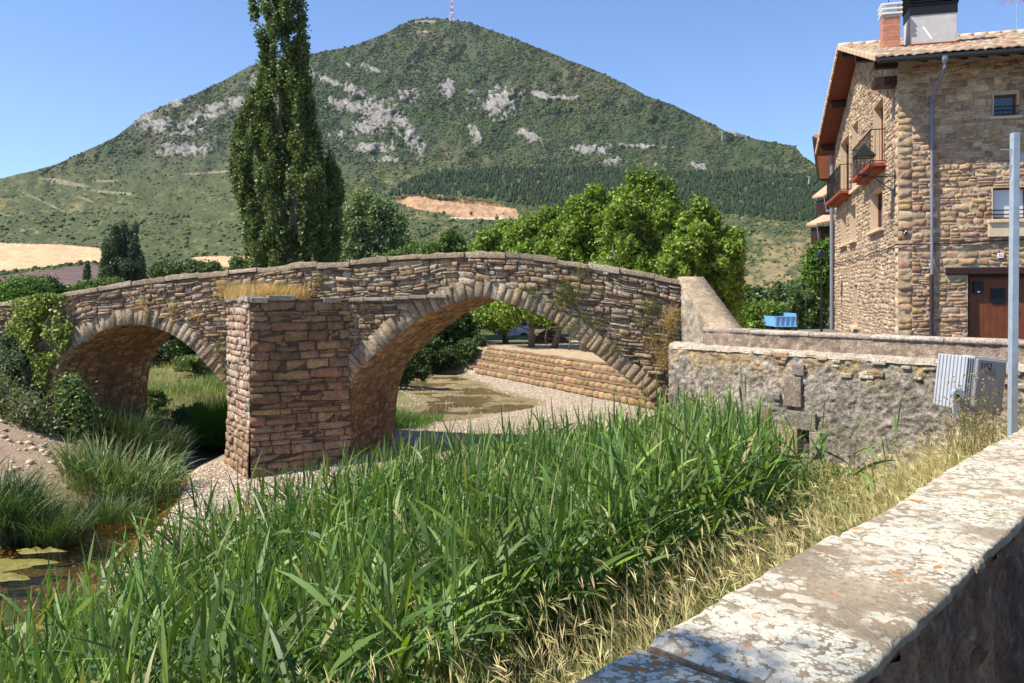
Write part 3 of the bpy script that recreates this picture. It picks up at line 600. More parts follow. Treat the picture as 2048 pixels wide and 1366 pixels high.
# arch rings of long voussoirs
def ring(A, S, name, sel, seed, w0=0.0, sgn=1, th=.46, wide=(.10, .21)):
    r = np.random.default_rng(seed); s = sel[0]; mb_ = []; T = np.gradient(A, axis=0); T /= np.hypot(T[:, 0], T[:, 1])[:, None]; Nn = np.stack([T[:, 1], -T[:, 0]], 1)
    if Nn[len(Nn) // 2, 1] < 0: Nn = -Nn
    at = lambda q, X: np.stack([np.interp(q, S, X[:, 0]), np.interp(q, S, X[:, 1])], -1)
    parts = []; grid_a = np.array([-1, -.9, 0, .9, 1]); grid_b = np.array([0, .05, .5, .95, 1])
    while s < sel[1]:
        w = r.uniform(*wide); t_ = th * r.uniform(.85, 1.12); pr = .032 + r.normal(0, .014)
        a, bq = np.meshgrid(grid_a, grid_b, indexing='ij'); a = a.ravel(); bq = bq.ravel(); q = s + w / 2 + a * (w / 2 - .003)
        p = at(q, A) + at(np.full(q.shape, s + w / 2), Nn) * (bq * t_ - .01)[:, None] + at(q, Nn) * 0 + a[:, None] * at(np.full(q.shape, s + w / 2), T) * (bq * .012)[:, None]
        rg = (np.abs(a) == 1) | (bq == 0) | (bq == 1); ww = np.where(rg, .0, pr + r.normal(0, .010, len(a)))
        c0 = np.array([(.42, .335, .23), (.36, .275, .185), (.46, .375, .265), (.41, .29, .18)][r.integers(0, 4)]) * (1 + r.normal(0, .12))
        low = np.clip((-1.2 - p[:, 1].mean()) / 1.2, 0, 1); c0 = c0 * (1 - low) + np.array((.54, .34, .22)) * low * (1 + r.normal(0, .15))
        parts.append((bmap(p[:, 0], p[:, 1], sgn * ww + w0), grid_faces(5, 5), np.tile(np.clip(c0, .03, .8), (25, 1)) * (1 + r.normal(0, .05, (25, 1)))))
        s += w
    V, f, C = join(parts); np_mesh(name, V, f, M['stone'], C, bridge)
    return Nn
i2 = np.where(A2[:, 1] > -3.0)[0]; i1 = np.where(A1[:, 1] > -2.75)[0]
N2 = ring(A2, S2, 'arch_ring', (S2[i2[0]], S2[i2[-1]]), 5); N1 = ring(A1, S1, 'arch_ring', (S1[i1[0]], S1[i1[-1]]), 6)
# vaults
def vault(A, S, Nn, seed):
    at = lambda q, X: np.stack([np.interp(q, S, X[:, 0]), np.interp(q, S, X[:, 1])], -1)
    ds = np.linspace(0, BW, 5); V = np.concatenate([bmap(A[:, 0], A[:, 1], -d)[:, None] for d in ds], 1).reshape(-1, 3)
    base = (V, grid_faces(len(A), 5), np.tile((.34, .21, .12), (len(V), 1)))
    def mp(u, v, w): p = at(u, A) - at(u, Nn) * np.asarray(w)[:, None]; return bmap(p[:, 0], p[:, 1], -v)
    st = masonry(S[0], S[-1], 0.02, BW - .02, (.25, .5), (.13, .24), mp, lambda S_: np.ones(len(S_), bool), seed, [(.52, .33, .17), (.58, .38, .20), (.46, .27, .14), (.62, .43, .24)], front=.014, back=-.02, vary=.01, wob=.02)
    V, f, C = join([base, st]); np_mesh('vault', V, f, M['stone'], C, bridge)
vault(A2, S2, N2, 31); vault(A1, S1, N1, 32)
# far parapet, deck, coping
us = np.arange(0, UEND, .3); mb = MB()
for i in range(len(us) - 1):
    a, b2 = us[i], us[i + 1]; za, zb = capz(a), capz(b2)
    mb.add([*bmap([a, b2, b2, a], [za - .95, zb - .95, zb - .95, za - .95], [-.36, -.36, -BW + .36, -BW + .36])], [(0, 1, 2, 3)], (.3, .27, .23))
    for w0, w1 in ((-.36, -.36), (-BW + .36, -BW + .36)):
        mb.add([*bmap([a, b2, b2, a], [za - .95, zb - .95, zb - .13, za - .13], [w0] * 4)], [(0, 1, 2, 3)], (.33, .27, .22))
mb.build('deck', M['stone'], bridge)
def coping(w0, w1, seed, name):
    r = np.random.default_rng(seed); parts = []; u = 0
    while u < UEND:
        l = r.uniform(.55, 1.15); e = min(u + l, UEND) - .012; k = 6; q = np.linspace(u, e, k); dz = r.normal(0, .016); w0_, w1_ = w0 + r.normal(0, .02), w1
        z = capz(q); th = .125 + r.normal(0, .015); dzz = r.normal(0, .013, k)
        rows = [bmap(q, z + dz - th, w0_), bmap(q, z + dz - .02 + dzz, w0_ + .004), bmap(q, z + dz + dzz, w0_ - .025), bmap(q, z + dz + dzz * .5, w1 + .02), bmap(q, z + dz - th, w1)]
        V = np.stack(rows, 1).reshape(-1, 3); c0 = np.array([(.40, .31, .22), (.34, .26, .18), (.45, .36, .27)][r.integers(0, 3)]) * (1 + r.normal(0, .1))
        parts.append((V, grid_faces(k, 5), np.tile(c0, (len(V), 1)))); 
        for j in (0, k - 1): parts.append((V.reshape(k, 5, 3)[j][[0, 1, 3, 4]], np.array([[0, 1, 2, 3]]), np.tile(c0 * .8, (4, 1))))
        u += l
    V, f, C = join(parts); np_mesh(name, V, f, M['stone'], C, bridge)
coping(.045, -.40, 3, 'coping'); coping(-BW + .40, -BW - .07, 4, 'coping')
# cutwater
def floor_pt(px, py, z): Y = -z * F / (py - CY); return np.array([(px - CX) / F * Y, Y])
TIP = np.array([-6.26, 19.12]); uA = b_uz(455, 600)[0]; uB = b_uz(702, 600)[0]; PA = BO + BD * uA; PB = BO + BD * uB
parts = []
CWT = -.10
for (a, b2, seed, pal, ch, cl, nm) in ((PA, TIP, 41, [(.50, .36, .26), (.54, .41, .30), (.46, .29, .21), (.56, .44, .34)], (.13, .22), (.2, .5), 'l'), (TIP, PB, 42, [(.34, .20, .105), (.30, .175, .095), (.37, .225, .115), (.28, .175, .10), (.39, .24, .11), (.32, .165, .09)], (.11, .27), (.35, .95), 'r')):  # right face palette is darker and redder: its shade put into the stone colour
    d = b2 - a; Ld = np.hypot(*d); d = d / Ld; nrm = np.array([d[1], -d[0]])
    if nrm @ (BN) > 0: nrm = -nrm
    def mp(u, v, w, a=a, d=d, nrm=nrm): v = np.asarray(v); bat = .0 + np.maximum(0, -3.0 - v) * .04; w = w + bat; return np.stack([a[0] + d[0] * u + nrm[0] * w, a[1] + d[1] * u + nrm[1] * w, v], -1)
    g = np.meshgrid([0, Ld], [-5.2, -3, CWT], indexing='ij'); parts.append((mp(g[0].ravel(), g[1].ravel(), np.zeros(6)), grid_faces(2, 3), np.tile((.12, .075, .05), (6, 1))))
    def tint(ci, u, v, r): k = sstep(-2.9, -3.6, v)[:, None] * .8; return ci * (1 - k) + np.array([.42, .27, .165]) * (1 + r.normal(0, .1, (len(u), 1))) * k
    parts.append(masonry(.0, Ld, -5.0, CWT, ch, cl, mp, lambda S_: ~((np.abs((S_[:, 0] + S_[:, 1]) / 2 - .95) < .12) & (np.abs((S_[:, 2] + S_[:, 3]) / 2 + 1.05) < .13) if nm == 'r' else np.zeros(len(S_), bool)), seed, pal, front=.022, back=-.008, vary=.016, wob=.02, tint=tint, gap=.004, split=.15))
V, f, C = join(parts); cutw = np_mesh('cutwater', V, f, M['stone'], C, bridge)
mb = MB(); mb.add([(*PA, CWT - .06), (*TIP, CWT - .06), (*PB, CWT - .06), (*(PB + BN * .3), CWT - .06), (*(PA + BN * .3), CWT - .06)], [(0, 1, 2, 3, 4)], (.33, .27, .15))
r = np.random.default_rng(9)
for a, b2 in ((PA, TIP), (TIP, PB)):
    d = b2 - a; Ld = np.hypot(*d); d /= Ld; nr = np.array([d[1], -d[0]]); nr = -nr if nr @ BN > 0 else nr; u = .0
    while u < Ld:
        l = r.uniform(.3, .7); e = min(u + l, Ld)
        if r.random() > .12: c = a + d * (u + e) / 2 - nr * .12; mb.box((*c, CWT + .01 + r.normal(0, .02)), (e - u - .015, .38, .13), [(*d, 0), (*nr, 0), (0, 0, 1)], tuple(np.array([.40, .34, .27]) * (1 + r.normal(0, .12))))
        u = e
# string course running on from the cutwater top toward the great arch
u = uB
while u > b_uz(872, 590)[0]:
    l = r.uniform(.35, .8); c = bmap(u - l / 2, -.12 + (uB - u) * .045, .07)[()]; mb.box(c, (l - .015, .22, .09), [(*BD, 0), (*BN, 0), (0, 0, 1)], (.36, .30, .24)); u -= l
mb.build('cutwater_cap', M['stone'], bridge, bevel=.015)

# ================================================================== WALLS
def wallgrid(a, b2, z0, z1, step, amp, seed, colf, nrm, hole=None, zt=None, u_lo=0):
    d = b2 - a; Ld = np.hypot(*d); d = d / Ld; us = np.arange(u_lo, Ld + step, step); vs = np.linspace(z0, z1, int((z1 - z0) / step) + 1); U, V = np.meshgrid(us, vs, indexing='ij')
    if zt is not None: V = z0 + (V - z0) * ((zt(U) - z0) / (z1 - z0))
    u, v = U.ravel(), V.ravel(); w = amp * .55 * fbm(np.stack([u * 2.2, v * 2.2, u * 0 + seed], 1), 6, seed, .72) + amp * .5 * fbm(np.stack([u * 9, v * 11, u * 0 + seed], 1), 4, seed + 2, .7) + amp * .8 * np.clip(fbm(np.stack([u * 7, v * 9, u * 0], 1), 3, seed + 3), 0, 1) + amp * .45 * fbm(np.stack([u * 15, v * 17, u * 0], 1), 2, seed + 9)
    hm = np.zeros(u.shape)
    if hole: 
        for (u0, u1, v0, v1, dep) in hole: mk = (u > u0) & (u < u1) & (v > v0) & (v < v1); w = np.where(mk, dep, w)
    p = np.stack([a[0] + d[0] * u + nrm[0] * w, a[1] + d[1] * u + nrm[1] * w, v], -1)
    return p, grid_faces(*U.shape), colf(u, v, w)
FN = np.array([-.787, -.616])
def fcol(u, v, w):
    n1 = fbm(np.stack([u * 1.2, v * 1.2, u * 0], 1), 4, 3); n3 = fbm(np.stack([u * 9, v * 9, u * 0], 1), 3, 5); n5 = fbm(np.stack([u * 3.5, v * 5, u * 0], 1), 3, 15)
    n7 = fbm(np.stack([u * 24, v * 26, u * 0], 1), 2, 45); c = np.array([.34, .29, .235]) * (1 + .35 * n1 + .45 * n3 + .5 * n7)[:, None]
    c = c + np.array([.12, .10, .075]) * sstep(.1, .5, n3 + .5 * n1)[:, None]
    top = sstep(-1.9, -1.25, v)[:, None] * sstep(-.1, .3, n5)[:, None]; c = c * (1 - top) + np.array([.47, .34, .19]) * (1 + .3 * n3)[:, None] * top
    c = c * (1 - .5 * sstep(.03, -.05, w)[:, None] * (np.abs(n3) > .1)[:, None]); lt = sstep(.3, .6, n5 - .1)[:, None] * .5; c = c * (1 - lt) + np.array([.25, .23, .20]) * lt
    return np.clip(c, .03, .8)
rwall = thing('retaining_wall', 'rough grey rendered river wall with a stone parapet running from the bridge to the corner', 'wall', (5.5, 15.5, -4))
a = np.array([3.55, 17.75]); b2 = CORN + FD * .6
dd_ = b2 - a; Lw = np.hypot(*dd_); dn_ = dd_ / Lw; wnr = np.array([dn_[1], -dn_[0]]); wnr = -wnr if wnr @ FN < 0 else wnr
def w_px(px): 
    r_ = (px - CX) / F; return (a[0] - r_ * a[1]) / (r_ * dn_[1] - dn_[0])
hu0, hu1 = w_px(1606), w_px(1628); yh = (a[1] + dn_[1] * hu0)
pw_ = wallgrid(a + wnr * .10, b2 + wnr * .10, -5, -1.13, .022, .05, 4, fcol, wnr, hole=[(hu0, hu1, (590 - 905) / F * yh, (590 - 852) / F * yh, -.45)])
# ledge on top of the lower wall, then the parapet
us = np.arange(0, Lw, .04); n1 = n2(us, us * 0, 3, 7, 4) * .05; n3_ = n2(us, us * 0 + 5, 5, 8, 3) * .03
def at_w(u, w): return a[None] + dn_[None] * np.asarray(u)[:, None] + wnr[None] * np.asarray(w)[:, None]
rows = [np.c_[at_w(us, us * 0 + .13 + n1), us * 0 - 1.17 + n3_], np.c_[at_w(us, us * 0 + .08 + n1), us * 0 - 1.08 + n3_], np.c_[at_w(us, us * 0 - .02), us * 0 - 1.05 + n3_ * .5], np.c_[at_w(us, us * 0 - .08), us * 0 - 1.03]]
Vl = np.stack(rows, 1).reshape(-1, 3); cl_ = np.array([.50, .42, .33]) * (1 + .3 * n2(np.repeat(us, 4), np.tile(np.arange(4.), len(us)), 8, 3, 3))[:, None]
V, f, C = join([pw_, (Vl, grid_faces(len(us), 4), np.clip(cl_, .05, .8))]); np_mesh('lower_wall', V, f, M['rough'], C, rwall, smooth=True)
def pcol(u, v, w):
    n1 = fbm(np.stack([u * 2, v * 2, u * 0 + 3], 1), 4, 31); n3 = fbm(np.stack([u * 13, v * 13, u * 0], 1), 3, 35)
    c = np.array([.36, .27, .20]) * (1 + .3 * n1 + .6 * n3)[:, None]; pk = sstep(.0, .5, n1)[:, None] * .5
    c = c * (1 - pk) + np.array([.33, .235, .20]) * pk; return np.clip(c, .04, .8)
pp = wallgrid(a, b2, -1.06, -.74, .03, .02, 14, pcol, wnr, u_lo=.85)
r = np.random.default_rng(21); parts = [pp]; u = .85
while u < Lw:
    l = r.uniform(.8, 1.3); e = u + l - .012; q = np.linspace(u, e, 12); nz = r.normal(0, .006, 12); ov = .035 + r.normal(0, .01); tt_ = r.normal(0, .006)
    ro = [np.c_[at_w(q, q * 0 + ov - .02), q * 0 - .79], np.c_[at_w(q, q * 0 + ov + nz), q * 0 - .77], np.c_[at_w(q, q * 0 + ov + nz), q * 0 - .72 + tt_], np.c_[at_w(q, q * 0 + ov - .025 + nz), q * 0 - .70 + tt_], np.c_[at_w(q, q * 0 - .22), q * 0 - .70 + tt_ + nz * .5], np.c_[at_w(q, q * 0 - .45), q * 0 - .705 + tt_], np.c_[at_w(q, q * 0 - .46), q * 0 - 1.6]]
    Vv = np.stack(ro, 1).reshape(-1, 3); c0 = np.array([(.50, .41, .33), (.46, .36, .29), (.54, .46, .38)][r.integers(0, 3)]); parts.append((Vv, grid_faces(12, 7), np.tile(c0, (len(Vv), 1)) * (1 + r.normal(0, .05, (len(Vv), 1))))); u += l
V, f, C = join(parts); np_mesh('parapet', V, f, M['rough'], C, rwall)
# dressed blocks built into the rough wall
mb = MB()
def wbox(px0, px1, py0, py1, off, colr):
    u0, u1 = w_px(px0), w_px(px1); uc = (u0 + u1) / 2; Yc = a[1] + dn_[1] * uc; z0, z1 = (CY - py1) / F * Yc, (CY - py0) / F * Yc
    c = a + dn_ * uc + wnr * (.10 + off); mb.box((*c, (z0 + z1) / 2), (u1 - u0, .16, z1 - z0), [(*dn_, 0), (*wnr, 0), (0, 0, 1)], colr)
wbox(1578, 1612, 752, 812, .0, (.27, .21, .165)); wbox(1583, 1641, 822, 858, .0, (.25, .21, .17)); wbox(1566, 1606, 850, 908, .02, (.40, .31, .19)); wbox(1628, 1650, 862, 905, .0, (.38, .32, .25)); wbox(1530, 1549, 815, 852, -.01, (.27, .21, .15)); wbox(1554, 1570, 786, 798, 0, (.25, .22, .2)); wbox(1594, 1618, 728, 750, 0, (.25, .2, .17))
r = np.random.default_rng(61)
for k in range(34):
    x = r.uniform(1560, 2050); y = r.uniform(708, 745) + (x - 1560) * .055; s = r.uniform(7, 19); wbox(x - s * .8, x + s * .8, y - s * .3, y + s * .3, -.035, tuple(np.array([(.52, .42, .27), (.42, .34, .25), (.55, .48, .38), (.40, .25, .14)][r.integers(0, 4)]) * r.uniform(.8, 1.1)))
wbox(1890, 1935, 712, 722, .03, (.50, .14, .07))
mb.build('wall_block', M['rough'], rwall, bevel=.03)
# sloping wing at the bridge end
wing = thing('wing_wall', 'grey plastered wing wall with a broad sloping coping where the bridge comes down to the parapet', 'wall', (4.2, 17.8, -1))
w0 = np.array([3.9, 18.5]); w1 = np.array([4.33, 17.0]); wd = w1 - w0; wl = np.hypot(*wd); wd /= wl; wn_ = np.array([wd[1], -wd[0]]); wn_ = -wn_ if wn_ @ FN < 0 else wn_
wg = wallgrid(w0 - wd * .05, w1 + wd * .15, -1.3, .39, .03, .02, 44, lambda u, v, w: np.clip(np.array([.42, .355, .285]) * (1 + .6 * fbm(np.stack([u * 5, v * 5, u * 0], 1), 5, 71))[:, None], .05, .8), wn_, zt=lambda U: .28 - 1.09 * np.clip((U - .05) / wl, 0, 1))
np_mesh('plastered_face', *wg[:2], M['rough'], wg[2], wing, smooth=True)
q = np.linspace(-.02, 1.06, 40); parts = []
for (qa, qb, off) in ((-.03, .38, 0), (.385, 1.08, .02)):
    q = np.linspace(qa, qb, 24); nz = n2(q, q * 0, 6, 8, 3) * .02
    ctr = w0[None] + wd[None] * (q * wl)[:, None]; z = .39 - 1.09 * q + n2(q, q * 0, 4, 9, 3) * .012
    ro = [np.c_[ctr + wn_ * (.05 + off + nz)[:, None] if False else ctr + wn_ * (.05 + off) + nz[:, None], z - .11], np.c_[ctr + wn_ * (.055 + off) + nz[:, None], z - .02], np.c_[ctr + wn_ * (.03 + off) + nz[:, None], z], np.c_[ctr - wn_ * .3, z + nz * .4], np.c_[ctr - wn_ * .62 + nz[:, None], z], np.c_[ctr - wn_ * .64, z - .9], np.c_[ctr - wn_ * .64, z * 0 - 1.6]]
    Vv = np.stack(ro, 1).reshape(-1, 3); parts.append((Vv, grid_faces(24, 7), np.clip(np.array([.50, .375, .25]) * (1 + .6 * n2(Vv[:, 0] * 3, Vv[:, 2] * 3, 5, 3, 3))[:, None], .1, .8)))
V, f, C = join(parts); np_mesh('coping', V, f, M['rough'], C, wing)

# near parapet with lichen coping
near = thing('near_parapet', 'foreground parapet wall with broad coping slabs crusted in white and orange lichen', 'wall', (2, 3, -1.6))
NN = np.array([-.733, .68]); NW = .36
parts = []; r = np.random.default_rng(2); s = -1.7; Ltot = 13.3
slabs = [-1.9, -.75, .22, 1.22, 2.05, 3.2, 4.1, 5.1, 6.3, 7.2, 8.3, 9.4, 10.4, 11.4, 12.4, 13.4]
for i in range(len(slabs) - 1):
    s0, s1_ = slabs[i] + .006, slabs[i + 1] - .006; st = .012 if i < 6 else .05; ns = int((s1_ - s0) / st) + 1; q = np.linspace(s0, s1_, ns); wv = np.array([-.012, -.010, -.006, .0, .012, .06, .11, .16, .21, .26, .31, .352, .360, .363, .366, .35]); zz = np.array([-.11, -.05, -.012, -.002, 0, 0, 0, 0, 0, 0, 0, -.001, -.004, -.010, -.024, -.042]); Q, Wv = np.meshgrid(q, wv, indexing='ij'); Z = np.tile(zz, (ns, 1))
    eo = n2(q, q * 0 + i, 2.0, 80 + i, 5) * .030 + r.normal(0, .006); ei = n2(q, q * 0 + i, 2.2, 180 + i, 3) * .016 + np.round(n2(q, q * 0 + i, 9, 190 + i, 4) * 3) / 3 * .012 + n2(q, q * 0 + i, 30, 195 + i, 3) * .006 + r.normal(0, .006)
    endr = np.minimum(1, np.minimum(q - s0, s1_ - q) / .02); endr = .012 * (1 - endr)
    Wd = Wv + (1 - Wv / NW)[:, :] * -eo[:, None] + (Wv / NW) * ei[:, None]; tz = r.normal(0, .005); tl = r.normal(0, .008)
    Zs = -.70 + Z + tz + tl * (Wv / NW - .5) - endr[:, None] * (Z > -.05) + .006 * n2(Q, Wd, 6, 90, 5) + .004 * n2(Q, Wd, 25, 91, 4)
    rim = (Z < -.001); Wd = Wd + rim * .012 * n2(Q * 1.0, Z * 8 + i, 9, 93, 4)
    p = np.stack([NW0[0] + ND[0] * Q - NN[0] * Wd, NW0[1] + ND[1] * Q - NN[1] * Wd, Zs], -1).reshape(-1, 3); parts.append((p, grid_faces(ns, len(wv)), np.ones((len(p), 3)) * .4))
    for j in (0, ns - 1):
        pj = p.reshape(ns, len(wv), 3)[j]; bt = pj.copy(); bt[:, 2] = -.84; parts.append((np.vstack([pj, bt]), np.array([[k, k + 1, k + 1 + len(wv), k + len(wv)] for k in range(len(wv) - 1)]), np.ones((2 * len(wv), 3)) * .4))
V, f, C = join(parts); np_mesh('coping_slab', V, f, M['lichen'], C, near, smooth=False)
def ncol(u, v, w):
    n1 = fbm(np.stack([u * 4, v * 3, u * 0], 1), 4, 203); n3 = fbm(np.stack([u * 38, v * 34, u * 0], 1), 4, 205, .7)
    c = np.array([.23, .13, .08]) * (1 + .6 * n1 + .6 * n3)[:, None]; lt = sstep(.3, .5, n3)[:, None]; c = c * (1 - lt) + np.array([.36, .31, .26]) * lt
    oc = sstep(.2, .6, n1)[:, None] * .6; c = c * (1 - oc) + np.array([.36, .22, .10]) * oc; return np.clip(c, .02, .8)
ia = NW0 - NN * (NW - .002) + ND * -1.9; ib = ia + ND * 15.0
g1 = wallgrid(ia, ib, -1.65, -.722, .014, .034, 5, ncol, -NN); oa = NW0 + NN * -.03 + ND * -1.9; ob_ = oa + ND * 14.6
g2 = wallgrid(oa, ob_, -5, -.80, .06, .05, 6, fcol, NN)
fb = MB(); fc_ = NW0 - NN * .175 + ND * 5.6; fb.box((*fc_, -.765), (15, .325, .08), [(*ND, 0), (*NN, 0), (0, 0, 1)], (.20, .13, .08)); V, f, C = join([g1, g2, (np.array(fb.v), np.array(fb.f), np.array(fb.c))]); np_mesh('wall_body', V, f, M['rough'], C, near, smooth=False)

# river embankment of earth sacks and logs behind the bridge
emb = thing('sack_embankment', 'stepped river embankment of ochre earth sacks edged with brown logs, seen through the great arch', 'embankment', (2, 38, -4.5))
E0 = np.array([-2.0, 45.2]); E1 = np.array([5.5, 30.8]); ed = E1 - E0; el_ = np.hypot(*ed); ed /= el_; en = np.array([-.887, -.462]); EL = el_ + 6
r = np.random.default_rng(77); 
for row in range(4):
    parts = []; u = -.2 * row; mb = MB()
    while u < EL:
        l = r.uniform(.34, .74); nu, nv = 7, 6; a_g, b_g = np.meshgrid(np.linspace(-1, 1, nu), np.linspace(-1, 1, nv), indexing='ij'); a_g, b_g = a_g.ravel(), b_g.ravel()
        w = .22 * (1 - np.abs(a_g) ** 3.5 * .8) * (1 - np.abs(b_g) ** 4 * .75) + r.normal(0, .012, len(a_g)); back_ = -.30 * row + .1
        uu = u + l / 2 + a_g * l / 2; vv = -4.42 + row * .335 + .16 + b_g * .17; p = E0[None] + ed[None] * uu[:, None] + en[None] * (w + back_ - .1)[:, None]
        c0 = np.array([(.50, .33, .17), (.46, .29, .14), (.43, .30, .17), (.36, .27, .13)][r.integers(0, 4)]) * (1 + r.normal(0, .1)); parts.append((np.c_[p, vv], grid_faces(nu, nv), np.tile(c0, (len(p), 1)))); u += l
    V, f, C = join(parts); np_mesh('sack_course', V, f, M['ground'], C, emb, smooth=True)
    if row < 3 or True:
        z = -4.42 + (row + 1) * .335; bk = -.30 * row + .05; us = np.arange(-.3, EL, .35)
        for k in (0, 1):
            pts = [(*(E0 + ed * u_ + en * (bk - .13 * k + r.normal(0, .02))), z + .02 + r.normal(0, .02)) for u_ in us]; mb.tube(pts, [.065 + r.uniform(-.012, .02) for _ in us], 6, (.27, .16, .10))
        V2 = [(*(E0 + ed * u_ + en * w_), z + .005) for u_ in (-.3, EL) for w_ in (bk, bk - .5)]; mb.add(V2, [(0, 1, 3, 2)], (.45, .33, .19)); mb.build('log_edging', M['ground'], emb)

# ================================================================== HOUSE
HC = np.array([11.1, 23.0]); HL = np.array([.26, .966]); HL /= np.hypot(*HL); HR = np.array([HL[1], -HL[0]])   # HL runs back along the gable wall, HR along the front wall
HT, HS = 14.0, 12.0
def hfront(s, z, w=0): return np.array([HC[0] + HR[0] * s - HL[0] * w, HC[1] + HR[1] * s - HL[1] * w, z])
def hside(t, z, w=0): return np.array([HC[0] + HL[0] * t - HR[0] * w, HC[1] + HL[1] * t - HR[1] * w, z])
FX = [(*HR, 0), (*-HL, 0), (0, 0, 1)]; SX = [(*HL, 0), (*-HR, 0), (0, 0, 1)]
ROOFZ, SLOPE, OV, RIDGE = 6.62, .335, .9, 7.0
def roof_z(t): return ROOFZ + SLOPE * (np.minimum(t, 2 * RIDGE - t) + OV)
house = thing('stone_house', 'three storey stone house with tiled gable roof, balconies and a brown double door', 'house', (HC[0], HC[1], -1.6))
f_op = [(2.42, 3.06, 4.98, 5.62), (2.40, 3.30, 2.10, 3.02), (1.80, 4.3, -1.7, .57)]
s_op = [(2.1, 3.9, 4.18, 6.25), (7.1, 8.6, 4.18, 6.6), (9.4, 12.0, 4.18, 6.5), (2.2, 4.5, 2.12, 3.45), (7.7, 9.2, 2.1, 3.55), (10.2, 11.8, 2.1, 3.55), (7.3, 8.25, -1.2, .42)]
def holed(U, Vv, ops, mapf, top, depth, colr):
    us = sorted(set([0, U] + [o_[i] for o_ in ops for i in (0, 1)])); us = np.unique(np.r_[us, np.arange(0, U, 1.0)]); vs = sorted(set([-1.7, Vv] + [o_[i] for o_ in ops for i in (2, 3)])); mb = MB()
    for i in range(len(us) - 1):
        for j in range(len(vs) - 1):
            c = ((us[i] + us[i + 1]) / 2, (vs[j] + vs[j + 1]) / 2)
            if any(o_[0] < c[0] < o_[1] and o_[2] < c[1] < o_[3] for o_ in ops): continue
            za, zb = (vs[j + 1], vs[j + 1]) if j < len(vs) - 2 else (top(us[i]), top(us[i + 1])); mb.quad(mapf(us[i], vs[j]), mapf(us[i + 1], vs[j]), mapf(us[i + 1], zb), mapf(us[i], za), colr)
    return mb
HP = [(.47, .295, .175), (.52, .35, .215), (.42, .24, .155), (.55, .39, .24), (.39, .225, .155), (.50, .32, .19), (.45, .30, .185), (.52, .34, .16)]
def hkeep(ops, top):
    def k(S):
        for o_ in ops:      # trim stones at the opening edges so that jambs and heads stay straight
            uc, vc = (S[:, 0] + S[:, 1]) / 2, (S[:, 2] + S[:, 3]) / 2; vi = (vc > o_[2]) & (vc < o_[3])
            a_ = vi & (S[:, 0] < o_[0]) & (S[:, 1] > o_[0]); S[a_, 1] = o_[0] - .01
            a_ = vi & (S[:, 0] < o_[1]) & (S[:, 1] > o_[1]); S[a_, 0] = o_[1] + .01
            ui = (S[:, 1] > o_[0]) & (S[:, 0] < o_[1]); a_ = ui & ~vi & (S[:, 2] < o_[2]) & (S[:, 3] > o_[2]); S[a_, 3] = o_[2] - .01; a_ = ui & ~vi & (S[:, 2] < o_[3]) & (S[:, 3] > o_[3]); S[a_, 2] = o_[3] + .01
        uc, vc = (S[:, 0] + S[:, 1]) / 2, (S[:, 2] + S[:, 3]) / 2; ok = (vc < top(uc) - .12) & (S[:, 1] - S[:, 0] > .04) & (S[:, 3] - S[:, 2] > .03)
        for o_ in ops: ok &= ~((uc > o_[0]) & (uc < o_[1]) & (vc > o_[2]) & (vc < o_[3]))
        return ok
    return k
def clipops(S, ops):
    """trim stones at opening edges so that jambs stay straight"""
    return S
ftop = lambda s: np.full(np.shape(s), 6.72) if np.ndim(s) else 6.72
stop_ = lambda t: roof_z(np.asarray(t, float)) - .2
mortar_h = (.52, .41, .28)
mf = holed(HS, 6.0, f_op, lambda s, z: hfront(s, z), ftop, .3, mortar_h)
def fm(u, v, w): return np.stack([HC[0] + HR[0] * u - HL[0] * w, HC[1] + HR[1] * u - HL[1] * w, v], -1)
def sm(u, v, w): return np.stack([HC[0] + HL[0] * u - HR[0] * w, HC[1] + HL[1] * u - HR[1] * w, v], -1)
def arr(mb): return np.array(mb.v), np.array([f for f in mb.f if len(f) == 4]), np.array(mb.c)
stf = masonry(.36, 6.0, -1.65, 6.6, (.11, .22), (.18, .52), fm, hkeep(f_op + [(1.22, 4.8, .5, .80)], ftop), 51, HP, front=.014, back=-.004, gap=.006, vary=.009, wob=.03)
stf2 = masonry(6.0, HS, -1.65, 6.6, (.2, .3), (.4, .7), fm, hkeep(f_op, ftop), 53, HP, front=.014, back=-.004, gap=.006, vary=.009, wob=.03)
quo = masonry(.0, .37, -1.65, 6.4, (.15, .32), (.9, 1), fm, lambda S: np.ones(len(S), bool), 54, HP, front=.014, back=-.004, gap=.005, vary=.006, wob=0.01, split=0)
V, f, C = join([arr(mf), stf, stf2, quo]); np_mesh('front_wall', V, f, M['house_stone'], C, house)
ms = holed(HT, 7.2, s_op, lambda t, z: hside(t, z), lambda t: float(stop_(t)), .3, mortar_h)
sts = masonry(.02, HT, -1.65, 9.0, (.10, .19), (.14, .38), sm, hkeep(s_op + [(-.1, .36, -2, 9)], stop_), 52, [(.47, .34, .23), (.52, .39, .265), (.42, .28, .185), (.55, .43, .30), (.44, .30, .21)], front=.014, back=-.006, gap=.010, vary=.011, wob=.05)
quo = masonry(.0, .36, -1.65, 6.4, (.20, .33), (.9, 1), sm, lambda S: np.ones(len(S), bool), 54, [(.60, .43, .29), (.58, .38, .26), (.64, .48, .32)], front=.018, back=-.004, gap=.007, vary=.006, wob=0, split=0)
V, f, C = join([arr(ms), sts, quo]); np_mesh('gable_wall', V, f, M['house_stone'], C, house)
mb = MB(); b0, b1 = hside(HT, -1.6), hside(HT, -1.6) + np.array([*HR, 0]) * HS; c1 = hfront(HS, -1.6)
